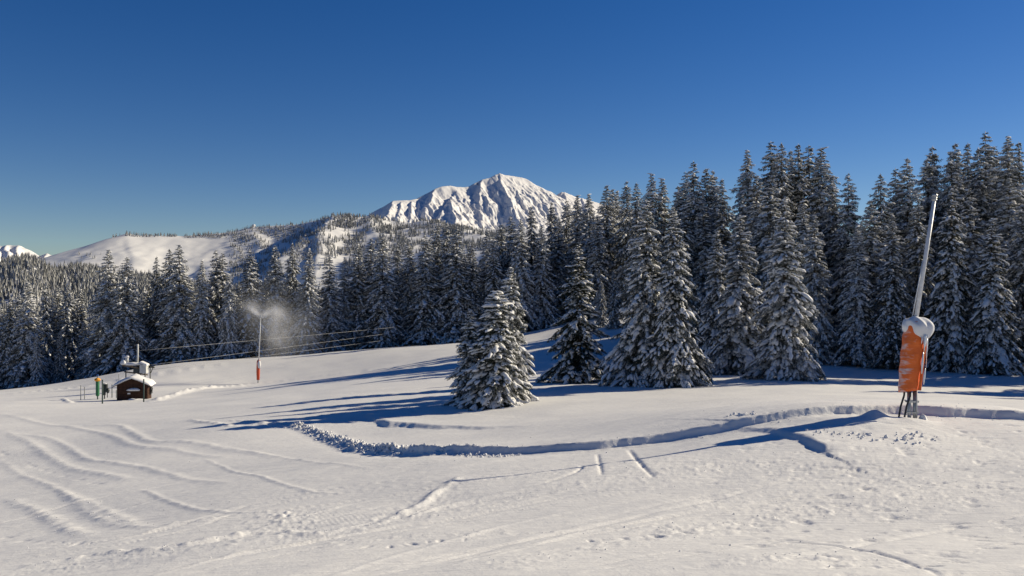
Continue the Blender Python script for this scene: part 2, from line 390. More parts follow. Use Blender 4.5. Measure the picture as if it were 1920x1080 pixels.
def ground_z(x, y):
    x = np.asarray(x, float); y = np.asarray(y, float)
    z = base_fast(x, y)
    far = np.clip(y/14, .7, 4)
    # broad, soft waves left by the groomer, running with the piste
    ca, sa = math.cos(.42), math.sin(.42); u, v = x*ca+y*sa, -x*sa+y*ca
    z = z+.10*fbm(u/9, v/5, 3)+.03*fbm(u/3.2, v/.9, 3)*sstep(60, 20, y)
    z = z+.010*fbm(u/.9, v/.28, 3)*sstep(40, 15, y)+.12*fbm(x/26, y/22, 3)*sstep(45, 75, y)
    # bank: far side stands higher than the piste
    D, T, Sg = pdist(BANK, x, y, 9); sd_ = D*Sg
    hb = np.interp(T, [0, .12, .2, .3, .5, .7, .85, .95, 1], [0, .05, .10, .15, .18, .20, .24, .22, .1])
    lum = .14*fbm(x*.9, y*.9, 3)
    z = z+np.where(D < 9, hb*(sstep(-.03, .07, sd_+lum*.6)*np.exp(-np.clip(sd_, 0, 9)/4.5)*sstep(9, 5, D)-.25*np.exp(-(sd_+.35)**2/.18)), 0)
    z = z+np.where(D < 2, .10*np.exp(-(D/.28)**2)*np.interp(T, [0, .08, .3, .36, .42, 1], [.4, 1., 1.2, .7, .12, .06])*(.6+1.2*fbm(x*3, y*3, 3)), 0)
    D, T, Sg = pdist(BANK2, x, y, 4); sd_ = D*Sg
    z = z+np.where(D < 4, .20*np.interp(T, [0, .15, .6, 1], [.6, 1, .6, 0])*sstep(-.15, .3, sd_+2*lum)*np.exp(-np.clip(sd_, 0, 9)/1.6), 0)
    D, T, Sg = pdist(BANK3, x, y, 4); sd_ = D*Sg
    z = z+np.where(D < 4, .17*np.interp(T, [0, .3, .85, 1], [.2, .7, 1, .3])*sstep(-.12, .2, sd_+lum)*np.exp(-np.clip(sd_, 0, 9)/1.4), 0)
    for P, h, ww, l in RIDGES:
        D, T, Sg = pdist(P, x, y, ww*4)
        k = D < ww*4
        if k.any():
            prof = np.exp(-(D[k]/ww)**2)*np.sin(np.clip(T[k], .02, .98)*np.pi)**.35
            z[k] += h*prof*(1+l*1.5*fbm(x[k]*1.4+T[k]*9, y[k]*1.4, 3))
    nr = y < 24
    if nr.any():
        xn, yn = x[nr], y[nr]; zn = np.zeros(xn.shape)
        for P, h, ww in TRACKS:
            D, T, Sg = pdist(P[::2], xn, yn, ww*3)
            zn += np.where(D < ww*3, h*np.exp(-(D/ww)**2)*np.sin(np.clip(T, 0, 1)*np.pi)**.5, 0)
        z[nr] += zn*(.6+.8*np.abs(fbm(xn*.8, yn*.8, 2)))
    for P, ww, st in ROUGH:
        D, T, Sg = pdist(P, x, y, ww*2.2)
        k = D < ww*2.2
        if k.any():
            n = fbm(x[k]*4.2, y[k]*4.2, 3, .62)
            z[k] += .36*st*np.exp(-(D[k]/ww)**2)*(np.abs(n)*1.3+.5*n)
    for P in STEPS:
        D, T, Sg = pdist(P, x, y, .5)
        k = D < .5
        if k.any(): z[k] -= .035*np.exp(-(D[k]/.10)**2)*sstep(.0, .5, perlin(T[k]*len(P)*1.3+P[0, 0], T[k]*0+3.3))
    for cx, cy, r in CORD:
        dd = np.hypot(x-cx, y-cy); k = dd < r
        if k.any(): z[k] += .0015*np.sin((x[k]*.93+y[k]*.36)*2*np.pi/.085)*sstep(r, r*.7, dd[k])
    # wind-chopped dents on the right
    mk = sstep(.12, .38, x/np.maximum(y, 1))*sstep(7, 9, y)*sstep(26, 19, y)
    k = mk > .01
    if k.any():
        cb, sb = math.cos(-.25), math.sin(-.25); uu, vv = x[k]*cb+y[k]*sb, -x[k]*sb+y[k]*cb
        n = fbm(uu*1.5, vv*3.4, 3, .55)
        z[k] -= mk[k]*.035*sstep(.25, .65, n)
    # mound at the foot of the snow lance
    lx, ly = LANCE
    z = z+.10*np.exp(-(((x-lx+.15)/.62)**2+((y-ly+.35)/.4)**2))
    z = z+.20*np.exp(-(((x-lx+1.12)/.30)**2+((y-ly+.3)/.28)**2))+.08*np.exp(-(((x-lx+2.4)/1.1)**2+((y-ly+.4)/.5)**2))
    return z
def gz(x, y): return float(ground_z(np.array([float(x)]), np.array([float(y)]))[0])

def near_ground():
    rows = [2.0, 2.6, 3.2, 3.8, 4.4, 5.0]
    while rows[-1] < 46: rows.append(rows[-1]*(1.0024 if 21.2 < rows[-1] < 25.4 else 1.005))
    while rows[-1] < 150: rows.append(rows[-1]*1.013)
    t = np.concatenate([np.linspace(-1.1, -.66, 24)[:-1], np.linspace(-.66, .66, 780), np.linspace(.66, 1.1, 24)[1:]])
    Y, Tt = np.meshgrid(np.array(rows), t, indexing='ij'); X = Y*Tt
    Z = ground_z(X.ravel(), Y.ravel()).reshape(X.shape)
    R, Cn = X.shape
    i = np.arange(R*Cn).reshape(R, Cn)
    q = np.stack([i[:-1, :-1], i[:-1, 1:], i[1:, 1:], i[1:, :-1]], -1).reshape(-1, 4)
    me = npmesh('snow_ground', np.stack([X, Y, Z], -1).reshape(-1, 3), q, M['ground'])
    tag(obj('snow_ground', me), kind='structure')
near_ground()

def outer_ground():
    r = np.concatenate([[0.01], np.geomspace(4, 40000, 90)]); a = np.linspace(0, 2*np.pi, 161)[:-1]
    Rr, A = np.meshgrid(r, a, indexing='ij'); X, Y = Rr*np.sin(A), Rr*np.cos(A)
    near = base_fast(np.clip(X, -95, 95), np.clip(Y, -14, 145))
    t = sstep(100, 420, Rr); Z = (near-1.1)*(1-t)+t*(-45-160*sstep(400, 6000, Rr))
    n = len(a); i = np.arange(Rr.size).reshape(Rr.shape); j = np.roll(i, -1, 1)
    q = np.stack([i[:-1], i[1:], j[1:], j[:-1]], -1).reshape(-1, 4)
    me = npmesh('valley_ground', np.stack([X, Y, Z], -1).reshape(-1, 3), q, M['far_snow'])
    tag(obj('valley_ground', me), kind='structure')
outer_ground()

# ------------------------------------------------------------------ far hills and the mountain
def ridge_field(X, Y, ridges):
    """highest of many ridge lines, each falling away with its own slope to either side"""
    Z = np.full(X.shape, -400.)
    for pts, sl, sr, *end in ridges:
        P = np.array([w(*p) for p in pts])
        for i in range(len(P)-1):
            a, b = P[i], P[i+1]; dx, dy = b[0]-a[0], b[1]-a[1]; l2 = dx*dx+dy*dy
            t = np.clip(((X-a[0])*dx+(Y-a[1])*dy)/l2, 0, 1)
            ex, ey = X-a[0]-t*dx, Y-a[1]-t*dy; e = np.hypot(ex, ey)
            side = dx*ey-dy*ex
            Z = np.maximum(Z, a[2]+t*(b[2]-a[2])-e*np.where((t <= 0) | (t >= 1), end[0] if end else max(sl, sr), np.where(side > 0, sl, sr)))
    return Z
def grid_mesh(name, X, Y, Z, mat):
    R, Cn = X.shape; i = np.arange(R*Cn).reshape(R, Cn)
    q = np.stack([i[:-1, :-1], i[:-1, 1:], i[1:, 1:], i[1:, :-1]], -1).reshape(-1, 4)
    me = npmesh(name, np.stack([X, Y, Z], -1).reshape(-1, 3), q, mat)
    return tag(obj(name, me), kind='structure')

def rock_mat():
    m, t, b = mat_new('snow_and_rock')
    b.inputs['Roughness'].default_value = .85; b.inputs['Specular IOR Level'].default_value = .1
    at = t.nodes.new('ShaderNodeAttribute'); at.attribute_name = 'rock'
    tc = t.nodes.new('ShaderNodeTexCoord'); n = t.nodes.new('ShaderNodeTexNoise'); n.inputs['Scale'].default_value = .006; n.inputs['Detail'].default_value = 8
    t.links.new(tc.outputs['Object'], n.inputs['Vector'])
    a = t.nodes.new('ShaderNodeMath'); a.operation = 'MULTIPLY_ADD'; a.inputs[1].default_value = .9; t.links.new(n.outputs[0], a.inputs[0]); t.links.new(at.outputs['Fac'], a.inputs[2])
    r = t.nodes.new('ShaderNodeValToRGB'); t.links.new(a.outputs[0], r.inputs[0])
    r.color_ramp.elements[0].position = .85; r.color_ramp.elements[0].color = (.74, .73, .72, 1)
    r.color_ramp.elements[1].position = 1.1; r.color_ramp.elements[1].color = (.25, .24, .25, 1)
    r.color_ramp.elements[1].position = 1.0
    t.links.new(r.outputs[0], b.inputs['Base Color'])
    return m
M['rock'] = rock_mat()
def mountain():
    d0 = 21000
    sky_ = [(560,440),(660,425),(715,402),(726,390),(738,378),(765,377),(790,374),(800,366),(812,357),(828,351),(845,349),(858,352),(880,352),(893,344),(905,338),(918,335),(927,329),(935,326),(946,330),(960,331),(985,336),(992,343),(1001,347),(1012,353),(1022,360),(1032,368),(1040,371),(1052,361),(1063,364),(1078,370),(1110,378),(1160,392),(1300,405)]
    def dsky(px): return np.interp(px, [560, 715, 935, 1060, 1300], [17300, 18500, 21000, 21900, 22800])
    R = [([(x, y, float(dsky(x))) for x, y in sky_], .6, .6)]
    sp = [ # spurs running down towards the viewer
     [(738,378,d0),(731,393,20300),(722,415,19300)], [(752,378,d0),(750,395,20200),(744,416,19300)], [(770,377,d0),(771,395,20200),(770,416,19300)],
     [(790,374,d0),(787,392,20200),(779,418,19200)], [(815,356,d0),(812,372,20300),(800,390,19700),(796,420,18900)],
     [(862,352,d0),(852,366,20300),(842,382,19600),(830,400,18900),(815,428,18000)],
     [(842,382,19600),(850,400,18900),(858,425,18200)], [(884,351,d0),(876,374,20100),(872,395,19300),(880,425,18400)],
     [(905,338,d0),(900,362,20100),(896,384,19400),(905,425,18300)], [(900,362,20100),(915,385,19300),(925,425,18500)],
     [(935,326,d0),(938,345,20300),(948,366,19700),(962,388,19000),(975,425,18200)], [(938,345,20300),(930,372,19500),(934,425,18500)],
     [(958,331,d0),(966,352,20300),(976,372,19600),(990,395,19000),(998,428,18300)],
     [(1056,361,d0),(1062,385,20000),(1072,415,19200)],
     [(1090,372,d0),(1100,400,19600)]]
    far_sp = [([(985,336,d0),(992,356,20300),(999,380,19600),(1008,405,19000),(1018,432,18200)], 1.0, .6), ([(1034,369,d0),(1044,382,20000),(1058,412,19000)], .5, 1.1)]
    far_sp += [(q_, .52, .72) if q_[0][0] != 862 else (q_, .42, 1.1) for q_ in sp]
    for q_, sl, sr in far_sp:
        sh = float(dsky(q_[0][0]))-d0 if q_[0][2] == d0 else float(dsky(q_[0][0]+12))-d0
        R.append(([(a_, b_, c_+sh) for a_, b_, c_ in q_], sl, sr))
    x = np.linspace(-5000, 3400, 520); y = np.linspace(15000, 22500, 300)
    X, Y = np.meshgrid(x, y)
    wx = 120*fbm(X/900, Y/900, 3); wy = 120*fbm(X/900+40, Y/900, 3)
    Z = ridge_field(X+wx*.5, Y+wy, R)
    fine = ridged(X/420, Y/900, 4)
    dep = np.clip((dsky(X/Y*F+960)-Y)/1500, 0, 1)
    sw = X+.35*(Y-21000)+80*fbm(X/500, Y/500, 2)
    Z = Z+fine*(10+30*dep)+42*ridged(sw/150, Y/800, 4, .6)*(.08+dep)+16*ridged(X/300+Y/600, Y/420, 3)*dep+10*fbm(X/80, Y/120, 4)*(.15+dep)-60*dep
    o = grid_mesh('mountain', X, Y, Z, M['rock'])
    px = X/Y*F+960; py = 540-Z/Y*F
    rk = .16*fbm(X/260, Y/260, 4)-.03
    def spot(cx, cy, rx, ry, k): return k*np.exp(-((px-cx)/rx)**2-((py-cy)/ry)**2)
    rk = rk+spot(896,346,5,4,.55)+spot(930,331,3,3,.5)+spot(880,362,5,7,.4)+spot(1012,362,20,12,.42)+spot(945,395,25,14,.16)+spot(988,395,14,16,.2)
    setattr_f(o.data, 'rock', rk.ravel()*1.0)
mountain()
def left_peak():
    d0 = 15000
    R = [([(-260,455,d0),(-120,470,d0),(-40,458,d0),(-12,462,d0),(0,461,d0),(12,460,d0),(22,462,d0),(35,461,d0),(44,467,d0),(56,474,d0),(70,482,d0),(85,477,d0),(100,480,d0),(140,500,d0)], .6, .6)]
    R += [([(12,460,d0),(16,480,14000)], .9, .8), ([(35,461,d0),(30,476,14300),(22,500,13000)], .9, .8), ([(0,461,d0),(-8,490,13500)], .9, .8), ([(85,477,d0),(82,500,13800)], .9, .9)]
    X, Y = np.meshgrid(np.linspace(-12500, -7300, 220), np.linspace(12800, 15300, 90))
    Z = ridge_field(X+60*fbm(X/700, Y/700, 3), Y, R)+26*ridged(X/400, Y/600, 4)-20
    o = grid_mesh('far_mountain', X, Y, Z, M['rock'])
    setattr_f(o.data, 'rock', (.05+.28*fbm(X/200, Y/260, 4)).ravel())
left_peak()

HILL_D = 2000
HILL_SKY = [(-400,540),(-100,520),(40,507),(95,490),(120,475),(160,464),(205,450),(222,443),(235,438),(262,441),(300,442),(350,442),(400,438),(440,434),(475,425),(520,422),(560,419),(585,414),(600,411),(620,406),(640,403),(690,408),(740,415),(800,420),(860,425),(930,430),(1000,428),(1200,436)]
def hill_d(px): return np.interp(px, [-400, 95, 235, 475, 640, 1200], [1760, 1830, 1900, 2020, 2020, 2000])
_hs = [(x, y, float(hill_d(x))) for x, y in HILL_SKY]
HILL_R = [([p for p in _hs if p[0] <= 475], .30, .36, .38), ([p for p in _hs if 475 <= p[0] <= 640], .62, .62), ([p for p in _hs if p[0] >= 620], .26, .26, 1.1),
 ([(625,405,2000),(608,416,1900),(599,432,1790),(596,456,1660),(592,500,1450)], .20, 1.1),
 ([(690,404,HILL_D),(710,435,1800),(720,470,1600)], .25, .3),
 ([(790,413,HILL_D),(830,420,1900),(900,440,1700),(960,470,1500)], .2, .25)]
def hill_z(X, Y):
    Z = ridge_field(X+14*fbm(X/120, Y/120, 3), Y+10*fbm(X/150+9, Y/150, 3), HILL_R)
    dep = np.clip((hill_d(X/Y*F+960)-Y)/120, 0, 1)
    Z = Z-240*sstep(1560, 1180, Y)
    return Z+dep*(6*fbm(X/70, Y/90, 4)+3*ridged(X/45+Y/160, Y/130, 3)*sstep(-700, -560, X)*sstep(-440, -520, X))
X_, Y_ = np.meshgrid(np.linspace(-1900, 450, 420), np.concatenate([np.linspace(1150, 2120, 190)]))
grid_mesh('hill', X_, Y_, hill_z(X_, Y_), M['far_snow'])
def side_z(X, Y):
    # wooded hillside across the little valley on the left
    t = X/Y*F+960
    top = np.interp(t, [-300, 0, 50, 75, 100, 125, 160, 210, 280, 340, 420, 520, 640, 800], [8, 17, 23, 19, 12, 13, 15, 11, 6, 0, -4, -6, -12, -20])
    k = sstep(340, 800, Y)
    return -46+(top+46)*k-60*sstep(815, 1050, Y)+6*fbm(X/90, Y/90, 3)*k
X_, Y_ = np.meshgrid(np.linspace(-700, 60, 150), np.linspace(240, 1050, 140))
grid_mesh('hillside', X_, Y_, side_z(X_, Y_), M['far_snow'])

# ------------------------------------------------------------------ far woods (uncountable, one object each)
def far_forest_mat():
    m, t, b = mat_new('far_frosted_trees')
    b.inputs['Roughness'].default_value = .9; b.inputs['Specular IOR Level'].default_value = .05
    at = t.nodes.new('ShaderNodeAttribute'); at.attribute_name = 'frost'
    r = t.nodes.new('ShaderNodeValToRGB'); t.links.new(at.outputs['Fac'], r.inputs[0])
    e = r.color_ramp.elements
    e[0].color = (.06, .065, .06, 1); e[1].color = (.55, .55, .55, 1)
    k = e.new(.5); k.color = (.22, .222, .215, 1)
    t.links.new(r.outputs[0], b.inputs['Base Color'])
    return m
M['far_trees'] = far_forest_mat()
def far_wood(name, P, Hh, layers, sides, label):
    """many small layered conifers: P (n,3) feet, Hh heights"""
    n = len(P); L, Sd = layers, sides
    lz = np.linspace(0, 1, L, endpoint=False)
    ang = np.arange(Sd*2)/(Sd*2)*2*np.pi
    rad = np.tile([1, .55], Sd)
    rot = RNG.uniform(0, 6.28, n); slim = RNG.uniform(.13, .2, n)
    V = np.zeros((n, L, Sd*2+1, 3)); Fr = np.zeros((n, L, Sd*2+1))
    fr0 = np.clip(RNG.normal(.52, .12, n), .1, .9)
    for l in range(L):
        zb = lz[l]; R = (1-zb)**.85*Hh*slim
        jit = RNG.uniform(.7, 1.25, (n, Sd*2))
        a = ang[None]+rot[:, None]+l*.7
        r = R[:, None]*rad[None]*jit
        drop = (r*.45)
        V[:, l, :-1, 0] = np.cos(a)*r; V[:, l, :-1, 1] = np.sin(a)*r
        V[:, l, :-1, 2] = (zb*Hh)[:, None]+.04*Hh[:, None]-drop*.3
        V[:, l, -1, 2] = np.minimum(zb+1.9/L, 1.02)*Hh
        Fr[:, l, :-1] = fr0[:, None]+RNG.normal(.12, .22, (n, Sd*2)); Fr[:, l, -1] = fr0-.15
    V += P[:, None, None, :]
    k = Sd*2; bidx = (np.arange(n*L)*(k+1))[:, None]
    j = np.arange(k)
    f = np.stack([bidx+j, bidx+(j+1) % k, np.broadcast_to(bidx+k, (n*L, k))], -1).reshape(-1, 3)
    me = npmesh(name, V.reshape(-1, 3), f, M['far_trees'], smooth=False)
    setattr_f(me, 'frost', np.clip(Fr, 0, 1).ravel())
    o = obj(name, me); tag(o, label, 'forest', kind='stuff'); return o
def scatter(n, x0, x1, y0, y1): return RNG.uniform(x0, x1, n), RNG.uniform(y0, y1, n)
# wood on the near hillside
yy = 430+(820-430)*RNG.uniform(0, 1, 12000)**.8; tt = RNG.uniform(-.66, -.06, 12000); xx = tt*yy
keep = fbm(xx/60, yy/60, 2) > -.38
xx, yy = xx[keep][:6800], yy[keep][:6800]
far_wood('hillside_forest', np.c_[xx, yy, side_z(xx, yy)-.3], RNG.uniform(6.5, 11.5, len(xx)), 4, 4, 'dense grey frosted conifer wood covering the hillside at far left')
# woods on the far hill
xs, ys = scatter(70000, -1250, 380, 1160, 2070)
zs = hill_z(xs, ys); px = xs/ys*F+960; py = 540-zs/ys*F
dens = np.zeros(len(xs)); hd = hill_d(px)
dens = np.maximum(dens, .75*sstep(592, 625, px)*(px < 960)*sstep(-.25, .3, fbm(xs/50, ys/70, 3)))
dens = np.maximum(dens, .6*(px > 430)*(px <= 606)*(ys < hd-15)*sstep(-.45, .1, fbm(xs/40+ys/60, ys/120, 3)))
dens = np.maximum(dens, .9*(px > 234)*(px < 332)*(ys > hd-12)*(ys < hd+16))
dens = np.maximum(dens, .9*(px > 345)*(px < 425)*(py > 439)*(py < 447)*(ys < hd+5))
dens = np.maximum(dens, .5*(px > 425)*(px < 640)*(ys > hd-25))
dens = np.maximum(dens, .25*(px > 205)*(px < 225)*(ys > hd-10)*(ys < hd+5))
dens = np.maximum(dens, .10*(px > 145)*(px < 190)*(py > 474)*(py < 490))
keep = RNG.uniform(0, 1, len(xs)) < dens*.9
xs, ys, zs = xs[keep], ys[keep], zs[keep]
hh = np.where((xs/ys*F+960) > 606, RNG.uniform(6, 12, len(xs)), RNG.uniform(5, 9, len(xs)))
far_wood('hilltop_forest', np.c_[xs, ys, zs-.3], hh, 3, 4, 'tiny frosted conifers scattered over the distant snowy hill')

# ------------------------------------------------------------------ spruces
def bez_branch(h, az, L, a, b, c, t):
    """points on branches; arrays broadcast"""
    r = L*t*(1-.06*t)
    return np.stack([np.cos(az)*r, np.sin(az)*r, h+L*(a*t-b*t*t+c*t**3)], -1)
def unit(v): return v/(np.linalg.norm(v, axis=-1, keepdims=True)+1e-9)
def blobs(C, U, Vv, N, rl, rw, rh, rng, lump=.22):
    """low lumps of snow: centre, long axis, cross axis, up axis and three radii"""
    # 3 rings of 6 + two ends; underside flattened
    n = len(C); ringt = np.array([-.62, 0., .62]); q = np.arange(6)/6*2*np.pi
    V = np.zeros((n, 20, 3))
    for i, tr in enumerate(ringt):
        s = math.sqrt(1-tr*tr)
        k = s*(1+rng.normal(0, lump, (n, 6)))
        cx = np.cos(q)[None]*k; cz = np.sin(q)[None]*k; cz = np.where(cz < 0, cz*.45, cz)
        V[:, i*6:i*6+6] = C[:, None]+U[:, None]*(rl*tr)[:, None, None]+Vv[:, None]*(cx*rw[:, None])[..., None]+N[:, None]*(cz*rh[:, None])[..., None]
    V[:, 18] = C-U*rl[:, None]; V[:, 19] = C+U*rl[:, None]-N*(rh*.25)[:, None]
    f = []
    for i in range(2):
        for k in range(6):
            a, b = i*6+k, i*6+(k+1) % 6
            f += [(a, b, b+6), (a, b+6, a+6)]
    for k in range(6): f += [(18, (k+1) % 6, k), (19, 12+k, 12+(k+1) % 6)]
    f = np.array(f)
    return V.reshape(-1, 3), (f[None]+(np.arange(n)*20)[:, None, None]).reshape(-1, 3)
def small_pads(C, U, Vv, N, rl, rw, rh):
    """long thin pads, 8 vertices each"""
    n = len(C); V = np.zeros((n, 8, 3))
    for i, tr in enumerate((-.45, .45)):
        b = C+U*(rl*tr)[:, None]
        V[:, i*3] = b+Vv*rw[:, None]-N*(rh*.3)[:, None]; V[:, i*3+1] = b+N*rh[:, None]; V[:, i*3+2] = b-Vv*rw[:, None]-N*(rh*.3)[:, None]
    V[:, 6] = C-U*rl[:, None]; V[:, 7] = C+U*rl[:, None]
    f = np.array([(0, 1, 4), (0, 4, 3), (1, 2, 5), (1, 5, 4), (2, 0, 3), (2, 3, 5), (6, 1, 0), (6, 2, 1), (6, 0, 2), (7, 3, 4), (7, 4, 5), (7, 5, 3)])
    return V.reshape(-1, 3), (f[None]+(np.arange(n)*8)[:, None, None]).reshape(-1, 3)

def spruce(seed, H=20., R=3., nb=210, z0=.04, droop=1., spacing=.2, leaf=.16, snow=.6, big=.5, power=.8, frost=.4, gap=0.):
    rng = np.random.default_rng(seed)
    # branches
    f = np.sort(rng.uniform(0, 1, nb)); f = z0+(.985-z0)*(.55*f+.45*(np.arange(nb)+.5)/nb)
    h = f*H
    az = np.arange(nb)*2.39996+rng.normal(0, .35, nb)
    lop = 1+.13*np.cos(az-rng.uniform(0, 6.28))                       # a little one-sided
    prof = (1-f)**power*(1-.9*np.exp(-(1-f)/.034))*(1-.25*np.exp(-((f-z0)/.05)**2))
    L = R*prof*rng.uniform(.80, 1.12, nb)*lop*(1+.12*np.sin(f*23+seed))+.012*R
    if gap: L *= np.where(rng.uniform(0, 1, nb) < gap, rng.uniform(.35, .7, nb), 1)
    a = (-.06-.28*droop*(1-f)+.32*f**3)+rng.normal(0, .09, nb)
    b = (.55*droop*(1-.45*f))*rng.uniform(.7, 1.3, nb); c = .20*droop*rng.uniform(.6, 1.3, nb)
    # keep the skirts above the snow
    zt = h+L*(a-b+c); low = zt < .015*H
    a = np.where(low, a+(.015*H-zt)/L, a)
    # twigs along every branch
    m = np.maximum(5, (L/spacing).astype(int)); bi = np.repeat(np.arange(nb), m*2)
    t = np.concatenate([np.repeat((np.arange(k)+.6)/k, 2) for k in m]); t = np.clip(t+rng.normal(0, .03, len(t)), .06, 1)
    side = np.tile([1., -1.], len(t)//2)
    P = bez_branch(h[bi], az[bi], L[bi], a[bi], b[bi], c[bi], t)
    P2 = bez_branch(h[bi], az[bi], L[bi], a[bi], b[bi], c[bi], t+.03); T = unit(P2-P)
    lat = np.stack([-np.sin(az[bi]), np.cos(az[bi]), np.zeros(len(bi))], -1)*side[:, None]
    phi = rng.uniform(.55, 1.05, len(bi))*(1-.45*t)
    g = rng.uniform(.15, .6, len(bi))*droop
    D = unit(T*np.cos(phi)[:, None]+lat*np.sin(phi)[:, None]-np.array([0, 0, 1.])*g[:, None]*.7)
    lt = (.06*L[bi]+.10+.34*L[bi]*(1.02-t)**.75*np.minimum(1, t*4+.2))*rng.uniform(.7, 1.25, len(bi))
    lf = leaf*(.45+.55*np.clip((1-f)*3.5, 0, 1))[bi]
    lt = np.clip(lt, lf*1.1, 1.1)
    # needles: short blades set along each twig, the two sides and a few hanging
    k = np.maximum(2, (lt/(lf*.62)).astype(int)); ti = np.repeat(np.arange(len(lt)), k)
    s = np.concatenate([(np.arange(q)+.5)/q for q in k])+rng.normal(0, .04, len(ti))
    B = P[ti]+D[ti]*(lt[ti]*s)[:, None]-np.array([0, 0, 1.])*(lt[ti]*s*s*.22)[:, None]
    X = unit(np.cross(D[ti], np.array([0, 0, 1.]))); U_ = np.cross(X, D[ti])
    bl, fr = [], []
    fb = rng.normal(frost, .13, nb)
    for kind in range(3):
        if kind == 0: dr = D[ti]*.75+X*.75
        elif kind == 1: dr = D[ti]*.75-X*.75
        else: dr = D[ti]*.45-U_*rng.uniform(.3, 1.1, len(ti))[:, None]*np.sign(rng.uniform(-.35, 1, len(ti)))[:, None]
        dr = unit(dr+rng.normal(0, .22, dr.shape)-np.array([0, 0, .18]))
        ln = lf[ti]*rng.uniform(.8, 1.45, len(ti))*(1.1-.45*s)
        sidev = unit(np.cross(dr, rng.normal(0, 1, dr.shape)*.5+U_))*(ln*.23)[:, None]
        q = np.stack([B-sidev, B+sidev, B+dr*ln[:, None]], 1); bl.append(q)
        f0 = np.clip(fb[bi[ti]]+rng.normal(0, .12, len(ti))+(.10 if kind < 2 else -.22)+.22*(t[ti]-.55)+.16*f[bi[ti]], 0, 1)
        fr.append(np.repeat(f0[:, None], 3, 1)+np.array([-.12, -.12, .12]))
    V = np.concatenate(bl).reshape(-1, 3); Fr = np.concatenate(fr).ravel()
    # woody branch sticks, thin three-sided
    tb = np.array([0, .35, .7, .95]); sp = bez_branch(h[:, None], az[:, None], L[:, None], a[:, None], b[:, None], c[:, None], tb[None])
    me_n = npmesh('crown', V, np.arange(len(V)).reshape(-1, 3), M['needles'], smooth=False)
    setattr_f(me_n, 'frost', Fr)
    # snow on the branches
    up = np.array([0, 0, 1.]); SV, SF = [], []; off = 0
    def push(v, fc):
        nonlocal off
        SV.append(v); SF.append(fc+off); off += len(v)
    # ridge pads along the main branch
    nseg = np.maximum(1, np.round(L/.30).astype(int)); bb = np.repeat(np.arange(nb), nseg)
    tm = np.concatenate([(np.arange(q)+.5)/q for q in nseg]); tm = np.clip(.12+.86*tm+rng.normal(0, .04, len(tm)), .05, .98)
    cov = np.clip(rng.normal(snow*1.05, .28, nb), .1, 1)
    ok = rng.uniform(0, 1, len(bb)) < cov[bb]*(.45+.6*tm); bb, tm = bb[ok], tm[ok]
    Cc = bez_branch(h[bb], az[bb], L[bb], a[bb], b[bb], c[bb], tm); Tn = unit(bez_branch(h[bb], az[bb], L[bb], a[bb], b[bb], c[bb], tm+.03)-Cc)
    Lt = np.stack([-np.sin(az[bb]), np.cos(az[bb]), np.zeros(len(bb))], -1); Nn = unit(np.cross(Tn, Lt)); Nn *= np.sign(Nn[:, 2:3]+1e-6)
    sz = rng.lognormal(0, .30, len(bb))
    rl = np.clip(.26*sz, .12, .6)*(.6+.4*big); rw = np.clip((.07+.11*L[bb]*(1.05-tm))*sz, .05, .24+.10*big)*(.5+.45*big)
    rh = np.clip(rw*rng.uniform(.45, .8, len(bb)), .035, .2)
    Cc = Cc+up*(rh*.35)[:, None]+Lt*(rng.normal(0, .35, len(bb))*rw)[:, None]
    push(*blobs(Cc, Tn, Lt, Nn, rl, rw, rh, rng))
    # thin pads on the twigs
    ok = rng.uniform(0, 1, len(lt)) < snow*.42; ii = np.nonzero(ok)[0]
    st = rng.uniform(.35, .75, len(ii)); Cc = P[ii]+D[ii]*(lt[ii]*st)[:, None]-up*(lt[ii]*st*st*.22)[:, None]
    Xx = unit(np.cross(D[ii], up)); Nn = np.cross(Xx, D[ii])
    rl = lt[ii]*rng.uniform(.25, .5, len(ii)); rw = np.clip(lt[ii]*.19, .03, .10)*rng.uniform(.6, 1.5, len(ii))*(.7+.5*big); rh = rw*.65
    push(*small_pads(Cc+up*(rh*.5+.01)[:, None], D[ii], Xx, Nn, rl, rw, rh))
    # leader tuft
    push(*blobs(np.array([[0, 0, H*.985], [.03, .02, H*.955]]), np.array([[0, 0, 1.]]*2), np.array([[1., 0, 0]]*2), np.array([[0, 1., 0]]*2),
                np.array([.16, .2])*H/20, np.array([.035, .06])*H/20, np.array([.035, .06])*H/20, rng))
    me_s = npmesh('snow_load', np.concatenate(SV), np.concatenate(SF), M['snow_tree'], smooth=True)
    # trunk with its branch sticks
    tb_ = MB(); zs_ = [-.6, 0, .3, H*.1, H*.3, H*.55, H*.8, H*.97]; r0 = .0125*H+.03
    tb_.tube([(.02*math.sin(z*.7+seed)*z*.15, .02*math.cos(z*.5+seed)*z*.15, z) for z in zs_], [r0*1.25, r0*1.2, r0, r0*.92, r0*.72, r0*.45, r0*.2, .012], 9)
    me_t = tb_.mesh('trunk', M['bark'], True)
    bs = np.concatenate([sp+np.array(o) for o in ((0, 0, .0),)]); rb = (.012+.008*L)[:, None]*np.array([1, .75, .5, .25])[None]
    Lt0 = np.stack([-np.sin(az), np.cos(az), np.zeros(nb)], -1)
    ring = np.stack([sp+Lt0[:, None]*rb[..., None], sp-Lt0[:, None]*rb[..., None], sp-up*rb[..., None]*1.6], 2)   # nb,4,3,3
    vb = ring.reshape(-1, 3); base_i = (np.arange(nb)*12)[:, None]
    fb_ = []
    for i in range(3):
        for k_ in range(3):
            fb_.append([i*3+k_, i*3+(k_+1) % 3, i*3+3+(k_+1) % 3, i*3+3+k_])
    fb_ = (np.array(fb_)[None]+base_i[:, :, None]).reshape(-1, 4)
    me_b = npmesh('branches', vb, fb_, M['bark'], smooth=True)
    me_n['h'] = H
